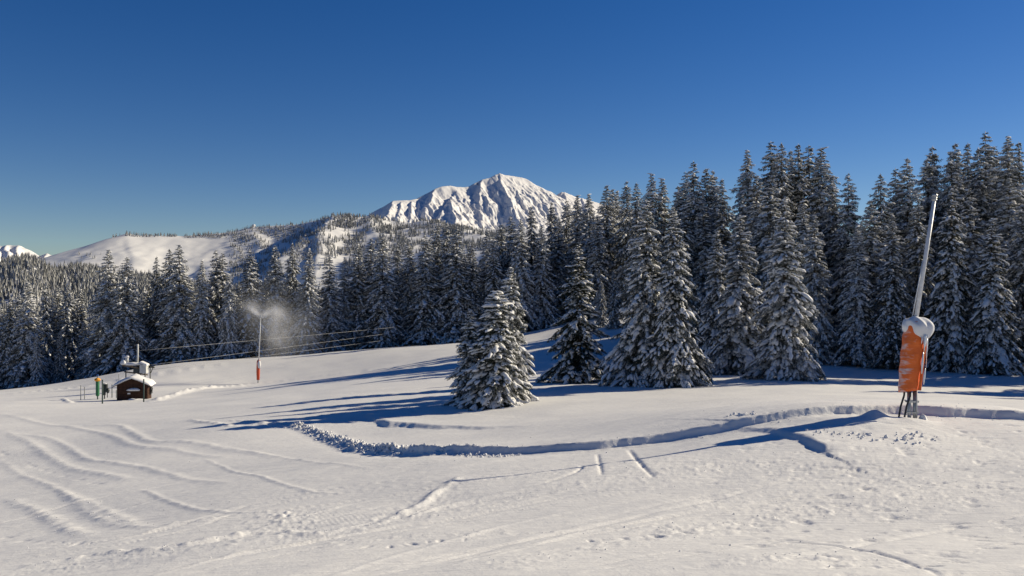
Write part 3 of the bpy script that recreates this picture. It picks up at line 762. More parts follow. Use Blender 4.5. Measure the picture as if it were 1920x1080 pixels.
    return dict(H=H, parts=(('trunk', me_t), ('branches', me_b), ('crown', me_n), ('snow_load', me_s)), tris=len(V)//3+sum(len(x) for x in SF))

PROTO = {
 'a': spruce(11, 20, 4.3, 235, .05, 1.1, .25, .20, .72, .90, .70, .50),
 'b': spruce(12, 20, 3.9, 225, .06, 1.4, .25, .20, .66, .80, .68, .46, .08),
 'c': spruce(13, 20, 4.6, 245, .04, .95, .26, .20, .78, .95, .73, .53, .04),
 'd': spruce(14, 20, 3.6, 220, .08, 1.6, .24, .20, .62, .75, .66, .44, .12),
 'e': spruce(15, 20, 4.3, 230, .05, 1.25, .25, .20, .84, 1.0, .74, .55, .04),
 'g': spruce(21, 12, 3.3, 235, .03, 1.1, .17, .14, .74, .80, .80, .44),
 'h': spruce(22, 12, 3.0, 230, .035, 1.2, .17, .14, .78, .95, .75, .44),
 'i': spruce(23, 9.5, 2.8, 155, .045, .8, .17, .14, .66, .70, .78, .28),
 'k': spruce(31, 6.5, 1.7, 230, .02, .9, .12, .10, .72, .90, .72, .38),
 'm': spruce(32, 6.0, 1.7, 240, .02, 1.0, .12, .10, .74, .95, .60, .36),
}

def plant(kind, x, y, H, rz, label, group=None, wide=1., lean=0.):
    p = PROTO[kind]; s = H/p['H']
    o = empty('spruce_tree', (x, y, gz(x, y)-.05), label, 'tree', group)
    o.rotation_euler = (lean, 0, rz); o.scale = (s*wide, s*wide, s)
    for n, me in p['parts']:
        c = obj(n, me, o)
        if n != 'trunk': c['kind'] = 'stuff'
    return o
def tree_px(kind, px, py, d, label, group=None, wide=1.):
    x = (px-960)/F*d; H = (540-py)/F*d-gz(x, d)+.05
    return plant(kind, x, d, H, RNG.uniform(0, 6.28), label, group, wide, float(RNG.normal(0, .012)))

# trees that stand out, each described by itself
tree_px('k', 957, 498, 40.8, 'tallest of the three young spruces clumped on the snowfield, pointed tip above the others', None, .84)
tree_px('m', 930, 542, 38.8, 'broad snow-clotted front spruce of the three-tree clump on the snowfield', None, 1.14)
tree_px('k', 884, 578, 40.4, 'shortest shaded spruce at the left of the three-tree clump', None, 1.1)
tree_px('i', 1087, 452, 52, 'dark lone spruce with long bare-looking boughs, between the small clump and the big pair', None, 1.0)
tree_px('g', 1212, 372, 48.5, 'left spruce of the big snow-laden pair in mid snowfield', None, .92)
tree_px('g', 1262, 385, 47, 'right spruce of the big snow-laden pair, lit on its right side', None, .82)
tree_px('h', 1472, 368, 50, 'big spruce with thick snow clumps, standing forward of the forest left of the orange lance', None, .95)
tree_px('h', 1384, 400, 56, 'shaded spruce just behind and left of the big clumpy forward spruce', None, 1.05)
tree_px('g', 1345, 430, 60, 'smaller dim spruce in the gap between the big pair and the forward clumpy spruce', None, .8)
tree_px('h', 1857, 405, 59, 'front spruce right of the orange lance with boughs down to the shaded snow', None, .9)
tree_px('g', 1780, 350, 61, 'tall spruce directly behind the orange snow lance and its pole', None, .75)
tree_px('c', 336, 456, 110, 'tallest broad spruce left of the snow-spraying lance, sunlit on its right', None, 1.12)
tree_px('c', 204, 465, 108, 'left one of the two tall spruces behind the brown hut', None, 1.08)
tree_px('a', 238, 479, 107, 'right one of the two tall spruces behind the brown hut', None, 1.22)
tree_px('e', 70, 628, 104, 'short bright snow-covered spruce at the forest edge on the far left', None, .9)
tree_px('e', 429, 512, 109, 'narrow bright spruce just left of the snow spray', None, .9)
tree_px('c', 716, 436, 117, 'tallest sunlit spruce in the row between the spray and the small clump', None, 1.05)
tree_px('a', 797, 436, 118, 'broad spruce right of the tallest sunlit one, its left side in shade', None, 1.2)
tree_px('b', 997, 384, 124, 'tall spruce rising right behind the tip of the three-tree clump', None, .9)

ORD = ['first', 'second', 'third', 'fourth', 'fifth', 'sixth', 'seventh', 'eighth', 'ninth', 'tenth', 'eleventh', 'twelfth', 'thirteenth', 'fourteenth', 'fifteenth', 'sixteenth', 'seventeenth', 'eighteenth', 'nineteenth', 'twentieth', 'twenty-first', 'twenty-second', 'twenty-third', 'twenty-fourth', 'twenty-fifth', 'twenty-sixth', 'twenty-seventh', 'twenty-eighth', 'twenty-ninth', 'thirtieth']
def row(entries, phrase, group, kinds='abcde', wide=(.9, 1.15)):
    entries = sorted(entries)
    for i, (px, py, d) in enumerate(entries):
        tree_px(kinds[int(RNG.integers(len(kinds)))], px, py, d, f'{ORD[i]} spruce from the left {phrase}', group, RNG.uniform(*wide))
row([(18,557,106),(52,526,106),(112,620,106),(158,600,110),(-25,545,108)], 'in the front row left of the hut', 'front row left of the hut')
row([(88,535,114),(110,534,116),(128,530,115),(152,540,116),(4,575,114),(36,548,117),(178,560,116)], 'in the second row left of the hut', 'second row left of the hut')
row([(276,523,116),(294,478,115),(318,464,113),(378,485,110),(403,466,117),(416,472,118),(262,560,114),(358,520,118)], 'in the stand between hut and spray', 'stand between hut and spray')
row([(468,465,111),(517,458,113),(549,453,114),(577,463,111),(618,475,114),(645,480,117),(448,540,116),(495,520,119)], 'in the stand behind the snow spray', 'stand behind the snow spray')
row([(673,455,118),(695,445,122),(745,458,121),(768,444,120),(838,416,121),(857,424,118),(818,420,125),(885,450,119)], 'in the stand just left of the three-tree clump', 'stand under the high mountain')
row([(911,430,121),(926,442,118),(940,418,125),(962,402,124),(978,408,119),(1015,420,121)], 'in the shaded stand behind the three-tree clump', 'shaded stand behind the clump')
row([(1128,525,100),(1152,505,97),(1034,376,133),(1045,405,128),(1062,373,134),(1083,364,131),(1107,360,127),(1136,345,126),(1148,352,130),(1175,337,124),(1194,340,120),(1156,356,133),(1120,400,122)], 'in the forest between mountain and big pair', 'forest right of the mountain')
row([(1226,322,84),(1247,331,86),(1272,345,82),(1289,318,84),(1304,298,80),(1325,312,82),(1341,316,86),(1357,332,78),(1283,385,78),(1389,362,76),(1320,380,78)], 'in the forest behind the big pair', 'forest behind the big pair')
row([(1404,277,82),(1420,325,74),(1442,262,86),(1464,263,82),(1483,278,88),(1501,265,84),(1519,268,86),(1539,273,80),(1443,328,72),(1505,372,68),(1527,400,66)], 'in the tall forest clump left of the dip', 'tall clump of forest')
row([(1564,325,76),(1590,321,72),(1631,372,66),(1650,322,72),(1680,312,76),(1702,292,74),(1610,420,64),(1672,400,62)], 'in the forest dip left of the lance', 'forest left of the lance pole')
row([(1741,292,78),(1749,270,82),(1781,284,76),(1798,264,82),(1811,264,86),(1834,272,78),(1849,242,80),(1866,270,84),(1884,268,76),(1892,250,82),(1909,262,80),(1720,370,66),(1820,345,66),(1893,330,66),(1917,380,62)], 'in the high forest right of the lance pole', 'forest right of the lance pole')
# deeper rows that only fill the gaps between the trunks
deep = []
for t_ in np.linspace(-.66, .02, 44): deep.append((t_*126+RNG.normal(0, 1.5), 130+RNG.normal(0, 3), RNG.uniform(11, 14.5)))
for t_ in np.linspace(.03, .64, 34):
    d = 140 if t_ < .16 else 100
    deep.append((t_*d+RNG.normal(0, 1.5), d+RNG.normal(0, 5), RNG.uniform(11, 15)))
for x, y, H in deep:
    plant('abcde'[int(RNG.integers(5))], x, y, H, RNG.uniform(0, 6.28), 'spruce deep in the dark forest behind the front rows '+('left of the hut' if x/y < -.46 else 'near the snow spray' if x/y < -.2 else 'below the high mountain' if x/y < .05 else 'behind the big pair' if x/y < .3 else 'behind the orange lance'), 'deep forest spruces', RNG.uniform(.9, 1.2))
# the forest goes on past the right edge of the picture and shades the snow there
for i, (x, y, H) in enumerate([(40,58,17),(44,53,15),(47,60,19),(51,52,16),(55,57,18),(49,47,13),(58,49,17),(62,55,19),(46,66,18),(54,64,18),(66,50,18)]):
    plant('abcde'[i % 5], x, y, H, i*1.3, 'spruce of the same forest beyond the right edge of the photograph', 'forest beyond the right edge')

# ------------------------------------------------------------------ snow lances
def lance_near():
    lx, ly = LANCE; k = ly/F                                  # metres per photo pixel here
    z0 = min(gz(lx, ly)-.10, (540-788)/F*ly-.12)
    root = empty('snow_lance', (lx, ly, z0), 'near orange padded snow lance with leaning pole and thick snow cap', 'snow lance', 'snow-making lances')
    def q(px, py, y=0.): return ((px-1710)*k, y, (788-py)*k+.14)
    # twin galvanised posts with clamps
    for dx in (-.075, .075):
        MB().tube([(dx, 0, -.3), (dx, 0, 1.0)], .052, 12).build('post', M['steel'], root, True)
    for z in (.33, .62): MB().box((0, 0, z), (.30, .16, .05)).build('clamp', M['steel'], root)
    MB().tube([(-.16, -.02, .62), (-.2, -.02, .66)], .02, 6).build('bolt', M['steel'], root)
    MB().tube([(.09, -.07, .2), (.09, -.07, .95)], .022, 8).build('air_pipe', M['cabinet'], root, True)
    # padded cover: a mat wrapped round, open at a seam on the right front
    bx, tx = q(1704, 735), q(1718, 612)
    vs = []; N = 40; Z = 26
    gap0 = math.radians(-52)
    for inner in (0, 1):
        for j in range(Z+1):
            t = j/Z; cx = bx[0]+(tx[0]-bx[0])*t; zz = bx[2]+(tx[2]-bx[2])*t+.12*t
            for i in range(N+1):
                a = gap0+.10+(2*math.pi-.2)*i/N
                r = .262+.010*math.sin(t*28+math.sin(a*2)*1.3)*(1 if not inner else .5)+.014*math.sin(3*a+t*2)
                r *= 1+.05*math.sin(t*math.pi)
                r *= 1.06-.14*(1-t)**2
                if inner: r -= .045
                ca, sa = math.cos(a), math.sin(a)
                sx, sy = np.sign(ca)*abs(ca)**.8, np.sign(sa)*abs(sa)**.8
                drop = .045*math.sin(a*1.0+2.4)*(1-t)
                vs.append((cx+sx*r, sy*r*.9, zz+drop))
    row_ = N+1; off = (Z+1)*row_; fs = []
    for j in range(Z):
        for i in range(N):
            a = j*row_+i; fs.append((a, a+1, a+1+row_, a+row_)); b = a+off; fs.append((b, b+row_, b+1+row_, b+1))
        for i in (0, N):
            a = j*row_+i; fs.append((a, a+row_, a+row_+off, a+off) if i == 0 else (a, a+off, a+row_+off, a+row_))
    for i in range(N):
        fs.append((i, i+off, i+1+off, i+1)); a = Z*row_+i; fs.append((a, a+1, a+1+off, a+off))
    pad = MB().add(vs, fs).build('padded_cover', M['orange'], root, True)
    # overlapping flap at the seam
    fl = MB()
    pts = []
    for j in range(15):
        t = j/14; cx = bx[0]+(tx[0]-bx[0])*t; zz = bx[2]+(tx[2]-bx[2])*t
        pts.append((cx, zz+.05*(1-t)))
    v = []
    for cx, zz in pts: v += [(cx+.135, -.235, zz), (cx+.19+.01*math.sin(zz*9), -.275, zz), (cx+.205, -.26, zz), (cx+.15, -.215, zz)]
    ff = []
    for j in range(14):
        for i in range(4): a = j*4+i; b = j*4+(i+1) % 4; ff.append((a, b, b+4, a+4))
    ff += [(3, 2, 1, 0), (56, 57, 58, 59)]
    fl.add(v, ff).build('cover_flap', M['orange'], pad)
    # hoses
    for (x1, x2, yy_) in ((1692, 1680, -.1), (1700, 1687, -.2)):
        p = [q(x1+1, 725, yy_), q(x1, 742, yy_), q((x1+x2)/2-1, 762, yy_-.02), q(x2, 785, yy_-.05), q(x2-2, 800, yy_-.07)]
        MB().tube(p, .026, 8).build('hose', M['rubber'], root, True)
    # pole leaning to the right
    p0, p1 = Vector(q(1713, 630)), Vector(q(1751.5, 377))
    MB().tube([p0, p0.lerp(p1, .5), p1], [.056, .053, .048], 14).build('lance_pipe', M['frosted_pipe'], root, True)
    d = (p1-p0).normalized()
    MB().tube([p0+Vector((-.075, -.02, .3)), p0.lerp(p1, .55)+Vector((-.07, -.02, 0))], .014, 6).build('side_pipe', M['frosted_pipe'], root, True)
    hd = MB()
    for a, b, r in ((0, .035, .07), (.05, .085, .064), (.10, .16, .07)): hd.tube([p1+d*a, p1+d*b], r, 14)
    hd.tube([p1-d*.02, p1+d*.17], .05, 12)
    hd.build('nozzle_head', M['steel'], root, True)
    # snow cap hanging over the cover
    sc = MB(); vs = []; nu, nv = 44, 22
    for j in range(nv+1):
        th = math.pi*j/nv
        for i in range(nu):
            a = 2*math.pi*i/nu; x, y, z = math.sin(th)*math.cos(a), math.sin(th)*math.sin(a), math.cos(th)
            lob = .375+.02*math.cos(2*a+.6)+.015*math.sin(5*a+th*3)
            cleft = .018*math.exp(-((a-math.radians(292))/.16)**2)*math.sin(th)
            zz = z*.27 if z > 0 else z*(.30+.18*math.exp(-((math.atan2(math.sin(a+1.35), math.cos(a+1.35)))/.8)**2))
            X = x*(lob-cleft); Y = y*(lob-cleft)*.95
            n = .012*math.sin(9*x+4*z)+.012*math.sin(7*y-6*z+2)
            vs.append((X*(1+n*2), Y*(1+n*2), zz+n+.10*x*-.4))
    fs = [(j*nu+i, (j+1)*nu+i, (j+1)*nu+(i+1) % nu, j*nu+(i+1) % nu) for j in range(nv) for i in range(nu)]
    cx = q(1720.5, 613)
    sc.add([(a+cx[0], b, c_+cx[2]-.02) for a, b, c_ in vs], fs).build('snow_cap', M['snow'], root, True)
    for px, y0, y1, yy_, r in ((1724, 628, 659, -.30, .04), (1728, 628, 650, -.27, .028), (1733, 626, 668, -.18, .024), (1736, 624, 655, -.08, .02), (1730, 632, 690, -.23, .018), (1719, 632, 645, -.30, .02)):
        MB().tube([q(px, y0, yy_), q(px-.5, (y0+y1)/2, yy_), q(px-1.5, y1, yy_)], [r, r*.7, .005], 7).build('icicle', M['ice'], root, True)
    for px, y0, y1, yy_ in ((1725, 690, 720, -.29), (1721, 660, 700, -.30)):
        MB().tube([q(px, y0, yy_), q(px-2, (y0+y1)/2, yy_), q(px-3, y1, yy_)], [.012, .03, .012], 7).build('ice_crust', M['ice'], pad, True)
    MB().blob((.24, -.1, .10), (.10, .10, .19), 5, .2).build('snow_block', M['snow'], root, True)
lance_near()

FARL = on_ground(484, 719)
def lance_far():
    lx, ly = FARL; k = ly/F; z0 = gz(lx, ly)-.1
    root = empty('snow_lance', (lx, ly, z0), 'distant red padded snow lance spraying snow from the top of its thin pole', 'snow lance', 'snow-making lances')
    def q(px, py, y=0.): return ((px-484)*k, y, (719-py)*k+.1)
    MB().tube([(0, 0, -.3), (0, 0, 1.2)], .07, 10).build('post', M['steel'], root, True)
    MB().tube([q(484, 713), q(484, 695), q(484.5, 680), q(485, 676)], [.15, .18, .17, .14], 18).build('padded_cover', M['red_orange'], root, True)
    c = q(486.5, 684, -.1)
    MB().blob(c, (.17, .16, .42), 3, .2).build('snow_cap', M['snow'], root, True)
    MB().tube([q(485, 680), q(488.5, 596)], [.06, .05], 10).build('lance_pipe', M['frosted_pipe'], root, True)
    MB().tube([q(488.5, 596), q(488.7, 592)], .085, 10).build('nozzle_head', M['steel'], root, True)
    return k, z0, lx, ly
lance_far()

def spray():
    """the lance's plume of snow crystals: one volume, densest near the nozzle, drifting right and down"""
    lx, ly = FARL; k = ly/F
    def q(px, py, y=0.): return Vector(((px-960)*k, ly+y, (540-py)*k))
    lo, hi = q(425, 690, -3), q(600, 520, 6)
    c = (lo+hi)/2; o = MB().box((0, 0, 0), tuple(hi-lo)).build('snow_spray', bpy.data.materials.new('snow_spray_air'))
    o.location = c; tag(o, 'faint white mist of artificial snow blown from the distant lance', 'snow spray', kind='stuff')
    m = o.data.materials[0]; m.use_nodes = True; t = m.node_tree; t.nodes.clear()
    out = t.nodes.new('ShaderNodeOutputMaterial'); pv = t.nodes.new('ShaderNodeVolumePrincipled'); t.links.new(pv.outputs[0], out.inputs['Volume'])
    pv.inputs['Color'].default_value = (.95, .96, .98, 1); pv.inputs['Anisotropy'].default_value = 0
    tc = t.nodes.new('ShaderNodeTexCoord'); tot = None
    for px, py, dy, rx, rz_, tilt, amp in ((480, 586, 0, 10, 3.6, 35, 1.0), (470, 575, 0, 16, 11, 20, .34), (499, 588, 0, 12, 4.2, -28, 1.0), (516, 586, 0, 17, 12, -20, .46),
                                          (514, 622, 1, 22, 46, 0, .21), (530, 620, 2, 48, 46, 0, .06), (470, 590, 2, 34, 40, 0, .05)):
        p = q(px, py, dy)-c
        mp = t.nodes.new('ShaderNodeMapping'); mp.vector_type = 'TEXTURE'
        mp.inputs['Location'].default_value = p; mp.inputs['Rotation'].default_value = (0, math.radians(tilt), 0); mp.inputs['Scale'].default_value = (rx*k, max(.5, rx*k*.8), rz_*k)
        t.links.new(tc.outputs['Object'], mp.inputs[0])
        ln = t.nodes.new('ShaderNodeVectorMath'); ln.operation = 'DOT_PRODUCT'; t.links.new(mp.outputs[0], ln.inputs[0]); t.links.new(mp.outputs[0], ln.inputs[1])
        ng = t.nodes.new('ShaderNodeMath'); ng.operation = 'MULTIPLY'; ng.inputs[1].default_value = -1.1; t.links.new(ln.outputs['Value'], ng.inputs[0])
        ex = t.nodes.new('ShaderNodeMath'); ex.operation = 'EXPONENT'; t.links.new(ng.outputs[0], ex.inputs[0])
        ml = t.nodes.new('ShaderNodeMath'); ml.operation = 'MULTIPLY'; ml.inputs[1].default_value = amp; t.links.new(ex.outputs[0], ml.inputs[0])
        if tot is None: tot = ml
        else:
            ad = t.nodes.new('ShaderNodeMath'); ad.operation = 'ADD'; t.links.new(tot.outputs[0], ad.inputs[0]); t.links.new(ml.outputs[0], ad.inputs[1]); tot = ad
    n = t.nodes.new('ShaderNodeTexNoise'); n.inputs['Scale'].default_value = .9; n.inputs['Detail'].default_value = 5; t.links.new(tc.outputs['Object'], n.inputs['Vector'])
    r = t.nodes.new('ShaderNodeMapRange'); r.inputs[1].default_value = .3; r.inputs[2].default_value = .7; r.inputs[3].default_value = .25; r.inputs[4].default_value = 1.5; t.links.new(n.outputs[0], r.inputs[0])
    mm = t.nodes.new('ShaderNodeMath'); mm.operation = 'MULTIPLY'; t.links.new(tot.outputs[0], mm.inputs[0]); t.links.new(r.outputs[0], mm.inputs[1])
    t.links.new(mm.outputs[0], pv.inputs['Density'])
spray()

# ------------------------------------------------------------------ the hut and what stands round it
HUT = ((252-960)/F*64.5, 64.5)
HK = HUT[1]/F
def hut():
    hx, hy = HUT; z0 = gz(hx, hy)-.08
    root = empty('lift_hut', (hx, hy, z0), 'small dark brown wooden lift hut with thick snow on its roof', 'hut')
    root.rotation_euler.z = math.radians(13)
    Wd, Dp, Hw, Hr = 2.1, 1.6, 1.25, 1.75
    # walls: boarded, each board a piece
    nb = 7; bh = Hw/nb
    for j in range(nb):
        b = MB().box((0, -Dp/2, bh*(j+.5)), (Wd, .045, bh-.012)); b.build('board', M['wood_dark'], root)
        MB().box((Wd/2, .0, bh*(j+.5)), (.045, Dp-.06, bh-.012)).build('board', M['wood_dark'], root)
    MB().box((0, .02, Hw/2), (Wd-.06, Dp-.06, Hw)).build('wall', M['wood_dark'], root)
    g = MB(); g.add([(-Wd/2, -Dp/2-.02, Hw), (Wd/2, -Dp/2-.02, Hw), (0, -Dp/2-.02, Hr-.06), (-Wd/2, Dp/2, Hw), (Wd/2, Dp/2, Hw), (0, Dp/2, Hr-.06)],
                    [(0, 1, 2), (3, 5, 4), (0, 3, 4, 1), (1, 4, 5, 2), (0, 2, 5, 3)]).build('gable', M['wood_dark'], root)
    for sx in (-1, 1): MB().box((sx*(Wd/2-.04), -Dp/2-.035, Hw/2), (.09, .06, Hw)).build('corner_post', M['wood_dark'], root)
    # roof slabs and the snow on them
    def slab(y0, y1, over, lift, thick, mat, name, lump=0):
        nx, ny = 14, 8; vs = []
        xs_ = np.linspace(-Wd/2-over, Wd/2+over, nx+1); ys_ = np.linspace(y0, y1, ny+1)
        for top in (0, 1):
            for y in ys_:
                for x in xs_:
                    zz = Hr-(Hr-Hw)/(Wd/2)*abs(x)*1.0+lift
                    if lump: zz -= .05*math.exp(-(x/.25)**2)
                    if top:
                        e = min(1, (1-abs(x)/(Wd/2+over))*6+.25); ey = min(1, min(y-y0, y1-y)*6+.45)
                        zz += thick*(e*ey if lump else 1)+lump*math.sin(x*5+y*3)*.03
                    vs.append((x, y, zz))
        n = (nx+1)*(ny+1); fs = []
        for j in range(ny):
            for i in range(nx):
                a = j*(nx+1)+i; fs += [(a, a+nx+1, a+nx+2, a+1), (a+n, a+1+n, a+nx+2+n, a+nx+1+n)]
        for i in range(nx):
            a = i; fs.append((a, a+1, a+1+n, a+n)); a = ny*(nx+1)+i; fs.append((a+1, a, a+n, a+1+n))
        for j in range(ny):
            a = j*(nx+1); fs.append((a+nx+1, a, a+n, a+nx+1+n)); a = j*(nx+1)+nx; fs.append((a, a+nx+1, a+nx+1+n, a+n))
        return MB().add(vs, fs).build(name, mat, root, bool(lump))
    rf = slab(-Dp/2-.28, Dp/2+.15, .30, -.02, .05, M['wood_beam'], 'roof')
    sn = slab(-Dp/2-.30, Dp/2+.17, .34, .035, .19, M['snow'], 'roof_snow', 1)
    # serving shelf with a pad of snow, and a little sign below it
    MB().box((.08, -Dp/2-.14, .80), (.95, .22, .04)).build('shelf', M['wood_dark'], root)
    MB().blob((.08, -Dp/2-.16, .86), (.50, .16, .15), 4, .10, 20, 10, -.35).build('shelf_snow', M['snow'], root, True)
    MB().box((-.22, -Dp/2-.04, .60), (.2, .02, .10)).build('sign', M['white'], root)
    MB().box((.08, -Dp/2-.03, 1.0), (.8, .03, .34)).build('shutter', M['wood_dark'], root)
    MB().blob((.25, -Dp/2-.35, .06), (.62, .28, .20), 8, .15).build('snow_bank', M['snow'], root, True)
    MB().box((Wd/2+.10, .2, .7), (.12, .5, .5)).build('wall_box', M['machine'], root)
    MB().tube([(Wd/2+.12, -.3, .4), (Wd/2+.3, -.3, .9)], .03, 6).build('brace', M['machine'], root)
hut()
def stake(px, ptop, pbot, r, mat, label, d=None, cap=False, cat='post'):
    x, y = on_ground(px, pbot) if d is None else ((px-960)/F*d, d)
    z = gz(x, y); H = (pbot-ptop)/F*y+.05
    root = empty('marker_post', (x, y, z), label, cat, 'posts around the lift hut')
    MB().tube([(0, 0, -.4), (0, 0, H)], r, 10).build('post_shaft', M[mat], root, True)
    if cap: MB().blob((0, 0, H+.02), (r*1.6, r*1.6, .05), 2, .1, 10, 6).build('snow_cap', M['snow'], root, True)
    else: MB().tube([(0, 0, H), (0, 0, H+.03)], [r*1.15, r*.8], 10).build('end_cap', M[mat], root, True)
stake(151.5, 719, 744, .030, 'grey_post', 'leftmost thin grey post of the lift queue, left of the green padded column', 66)
stake(158.5, 721, 742, .030, 'grey_post', 'second thin grey post from the left, left of the green padded column', 66.5)
stake(192, 712, 755, .045, 'dark_post', 'dark post standing forward, just right of the green padded column', 59)
stake(210, 718, 741, .032, 'dark_post', 'thin dark post midway between green column and hut', 67.5)
stake(269.5, 712, 753, .045, 'dark_post', 'dark post standing in front of the right half of the hut', 60.5)
stake(222.5, 692, 712, .020, 'grey_post', 'slender grey rod with a snow blob, behind the hut on its left', 86, True)
stake(218, 728, 741, .022, 'dark_post', 'short rod beside the left wall of the hut', 67)
def padded_column():
    x, y = (183-960)/F*66, 66; z = gz(x, y); k = y/F
    root = empty('padded_column', (x, y, z), 'green padded column with yellow collar and blue top beside the lift queue', 'column')
    MB().tube([(0, 0, -.3), (0, 0, .4)], .05, 8).build('post', M['dark_post'], root, True)
    MB().tube([(0, 0, .26), (0, 0, .34), (0, 0, 1.42), (0, 0, 1.48)], [.10, .135, .135, .12], 16).build('padding', M['green_pad'], root, True)
    c = MB(); n = 20; vs = []
    for z_, rr in ((1.40, .13), (1.50, .21), (1.58, .20), (1.66, .10)):
        for i in range(n):
            a = 2*math.pi*i/n; r = rr*(1+.16*math.cos(5*a)); vs.append((math.cos(a)*r, math.sin(a)*r, z_))
    fs = [(j*n+i, j*n+(i+1) % n, (j+1)*n+(i+1) % n, (j+1)*n+i) for j in range(3) for i in range(n)]
    c.add(vs, fs+[tuple(range(n))[::-1], tuple(3*n+i for i in range(n))])
    col = c.build('collar', M['yellow'], root, True)
    for a in (-.9, -1.9, -2.6): MB().blob((math.cos(a)*.20, math.sin(a)*.20, 1.54), (.035, .035, .03), 1, 0, 8, 6).build('lamp_hole', M['machine'], col, True)
    MB().tube([(-.02, 0, 1.62), (-.02, 0, 1.80)], .03, 8).build('stem', M['dark_post'], root, True)
    MB().blob((-.02, 0, 1.86), (.10, .08, .07), 6, .1, 12, 8).build('blue_top', M['blue'], root, True)
padded_column()
def gate_reader():
    x, y = (196-960)/F*66.5, 66.5; z = gz(x, y)
    root = empty('ticket_reader', (x, y, z), 'dark ticket reader cabinet with a side box beside the front post', 'ticket reader')
    MB().tube([(0, 0, -.3), (0, 0, .4)], .05, 8).build('leg', M['machine'], root, True)
    MB().box((-.05, 0, .72), (.22, .2, .86), 0, .9).build('cabinet', M['machine'], root)
    MB().box((.14, .02, .82), (.16, .22, .62), 0, .85).build('side_panel', M['machine'], root)
    MB().blob((.27, 0, .64), (.12, .12, .2), 3, .1, 12, 8).build('side_box', M['machine'], root, True)
    MB().tube([(.22, 0, .5), (.22, 0, .1)], .03, 6).build('strut', M['machine'], root, True)
    MB().blob((.02, 0, 1.17), (.16, .12, .05), 7, .1, 12, 8).build('snow_cap', M['snow'], root, True)
gate_reader()
ST = ((252-960)/F*74, 74)
def lift_station():
    x, y = ST; z = gz(x, y); k = y/F
    root = empty('lift_station', (x, y, z), 'snow-covered return station of the drag lift behind the hut', 'lift station')
    zb = z
    def q(px, py, yy=0.): return ((px-252)*k, yy, (540-py)*k-zb)
    for px, yy in ((236, 0), (246, .6), (272, 0), (258, .6), (277, .5)):
        t_ = q(px, 688, yy); MB().tube([(t_[0], yy, -.4), t_], .05, 8).build('leg', M['machine'], root, True)
    a, b = q(229, 684), q(262, 690)
    MB().tube([a, b], .09, 8).build('beam', M['wood_beam'], root, True)
    a, b = q(233, 697), q(276, 703, .1)
    MB().tube([a, b], .06, 8).build('rail', M['wood_beam'], root, True)
    a, b = q(258, 686, .4), q(286, 690, .4)
    MB().tube([a, b], .07, 8).build('beam', M['machine'], root, True)
    c = q(246, 683, .1); MB().blob(c, (.85, .3, .17), 5, .14, 24, 10, -.5).build('beam_snow', M['snow'], root, True)
    c = q(232, 681, .1); MB().blob(c, (.3, .3, .25), 9, .14, 16, 10, -.5).build('beam_snow', M['snow'], root, True)
    c = q(257, 695, .3); MB().box((c[0], .3, c[2]), (.75, .6, .42), .1, .9).build('motor_housing', M['machine'], root)
    c = q(236, 673, .2); MB().tube([(c[0], .2, c[2]-.3), (c[0], .2, c[2]+.1)], .18, 14).build('drum', M['cabinet'], root, True)
    MB().blob((c[0], .2, c[2]+.16), (.23, .23, .14), 4, .1, 14, 8, -.4).build('drum_snow', M['snow'], root, True)
    c = q(271, 691, -.1); bx = MB().box((c[0], -.1, c[2]), (.55, .5, .75)).build('control_cabinet', M['cabinet'], root)
    sn = MB().box((0, 0, 0), (.78, .66, .16), 0, .8).build('cabinet_snow', M['snow'], root); sn.location = (c[0]+.04, -.1, c[2]+.47); sn.rotation_euler.y = math.radians(24)
    bv = sn.modifiers.new('soft', 'BEVEL'); bv.width = .06; bv.segments = 3
    a, b = q(253.5, 683, .5), q(253.5, 646, .5); MB().tube([a, b], .075, 10).build('mast', M['cabinet'], root, True)
    a, b = q(284, 690, .3), q(280, 700, .3); MB().tube([a, b], .035, 6).build('brace', M['machine'], root, True)
    a, b = q(276, 690, .3), q(290, 685, .3); MB().tube([a, b], .05, 6).build('brace', M['machine'], root, True)
    return zb
lift_station()
def cable(p0, p1, r, label):
    a, b = Vector(p0), Vector(p1); n = 14; pts = []
    for i in range(n+1):
        t = i/n; p = a.lerp(b, t); p.z -= .12*4*t*(1-t); pts.append(p)
    o = MB().tube(pts, r, 6).build('lift_cable', M['cable'], None, True)
    tag(o, label, 'cable', 'drag lift cables')
def wp(px, py, d): return Vector(w(px, py, d))
cable(wp(254, 658, 74.5), wp(960, 591, 140), .012, 'uppermost snow-coated lift cable crossing in front of the dark trees')
cable(wp(268, 686, 75), wp(900, 600, 134), .012, 'middle snow-coated lift cable crossing behind the distant lance')
cable(wp(278, 694, 75), wp(900, 613, 134), .012, 'lowest snow-coated lift cable just above the snow crest')
def dome():
    x, y = (476-960)/F*2036, 2036; z = float(hill_z(np.array([x]), np.array([float(y)]))[0])
    root = empty('radar_dome', (x, y, z), 'tiny white radar dome on the distant ridge line', 'dome')
    MB().tube([(0, 0, -2), (0, 0, 5)], 2.2, 12).build('tower', M['cabinet'], root, True)
    MB().blob((0, 0, 7.5), (4, 4, 4), 1, 0, 20, 14).build('dome_shell', M['white'], root, True)
dome()

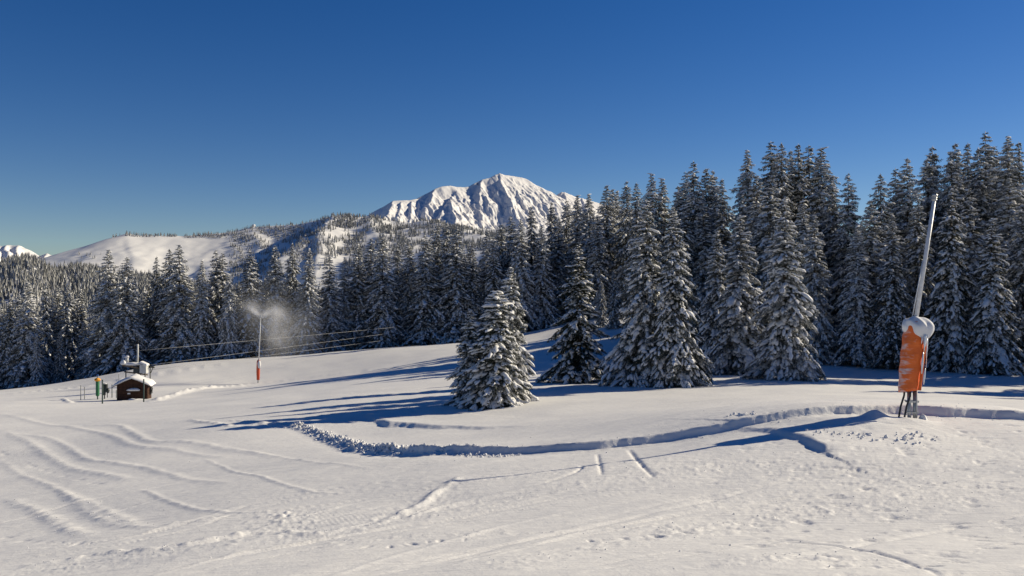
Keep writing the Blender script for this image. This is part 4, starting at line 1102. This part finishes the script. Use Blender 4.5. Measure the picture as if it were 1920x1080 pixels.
# ------------------------------------------------------------------ clods of snow thrown up by the groomer
def clods():
    spots = []
    def along(P, n, wd, r0, r1):
        for _ in range(n):
            i = RNG.integers(len(P)-1); t = RNG.uniform(); p = P[i]*(1-t)+P[i+1]*t
            spots.append((p[0]+RNG.normal(0, wd), p[1]+RNG.normal(0, wd), RNG.uniform(r0, r1)*RNG.uniform(.5, 1)))
    along(poly([(560,802),(620,822),(690,846),(740,849)]), 700, .17, .02, .065)
    along(poly([(690,846),(860,853),(960,850)]), 150, .2, .02, .05)
    for P, h, ww, l in RIDGES:
        if l >= .7 and P[:, 1].max() < 40: along(P, 40, ww*.8, .004, .012)
    for P, ww, st in ROUGH: along(P, 30, ww*.7, .004, .011)
    along(BANK, 110, .35, .008, .025)
    along(poly([(1545,812),(1600,822),(1680,826),(1745,818)]), 90, .3, .012, .05)
    along(poly([(1370,792),(1400,789),(1415,788)]), 14, .12, .03, .08)
    for _ in range(120):
        y = RNG.uniform(8, 34); t = RNG.uniform(-.6, .6); spots.append((t*y, y, RNG.uniform(.004, .014)*RNG.uniform(.5, 1.2)))
    sp = np.array(spots); n = len(sp)
    z = ground_z(sp[:, 0], sp[:, 1])
    ico = np.array([(0, 0, 1), (.894, 0, .447), (.276, .851, .447), (-.724, .526, .447), (-.724, -.526, .447), (.276, -.851, .447), (.724, .526, -.447), (-.276, .851, -.447), (-.894, 0, -.447), (-.276, -.851, -.447), (.724, -.526, -.447), (0, 0, -1)])
    fi = np.array([(0,1,2),(0,2,3),(0,3,4),(0,4,5),(0,5,1),(1,6,2),(2,7,3),(3,8,4),(4,9,5),(5,10,1),(6,7,2),(7,8,3),(8,9,4),(9,10,5),(10,6,1),(11,7,6),(11,8,7),(11,9,8),(11,10,9),(11,6,10)])
    V = ico[None]*sp[:, 2][:, None, None]*RNG.uniform(.65, 1.35, (n, 12, 1))*RNG.uniform(.7, 1.4, (n, 1, 3))
    V = V+np.stack([sp[:, 0], sp[:, 1], z+sp[:, 2]*.35], -1)[:, None]
    me = npmesh('snow_clods', V.reshape(-1, 3), (fi[None]+(np.arange(n)*12)[:, None, None]).reshape(-1, 3), M['snow'], smooth=False)
    tag(obj('snow_clods', me), 'loose white clods of snow strewn along the groomed tracks', 'snow clods', kind='stuff')
clods()
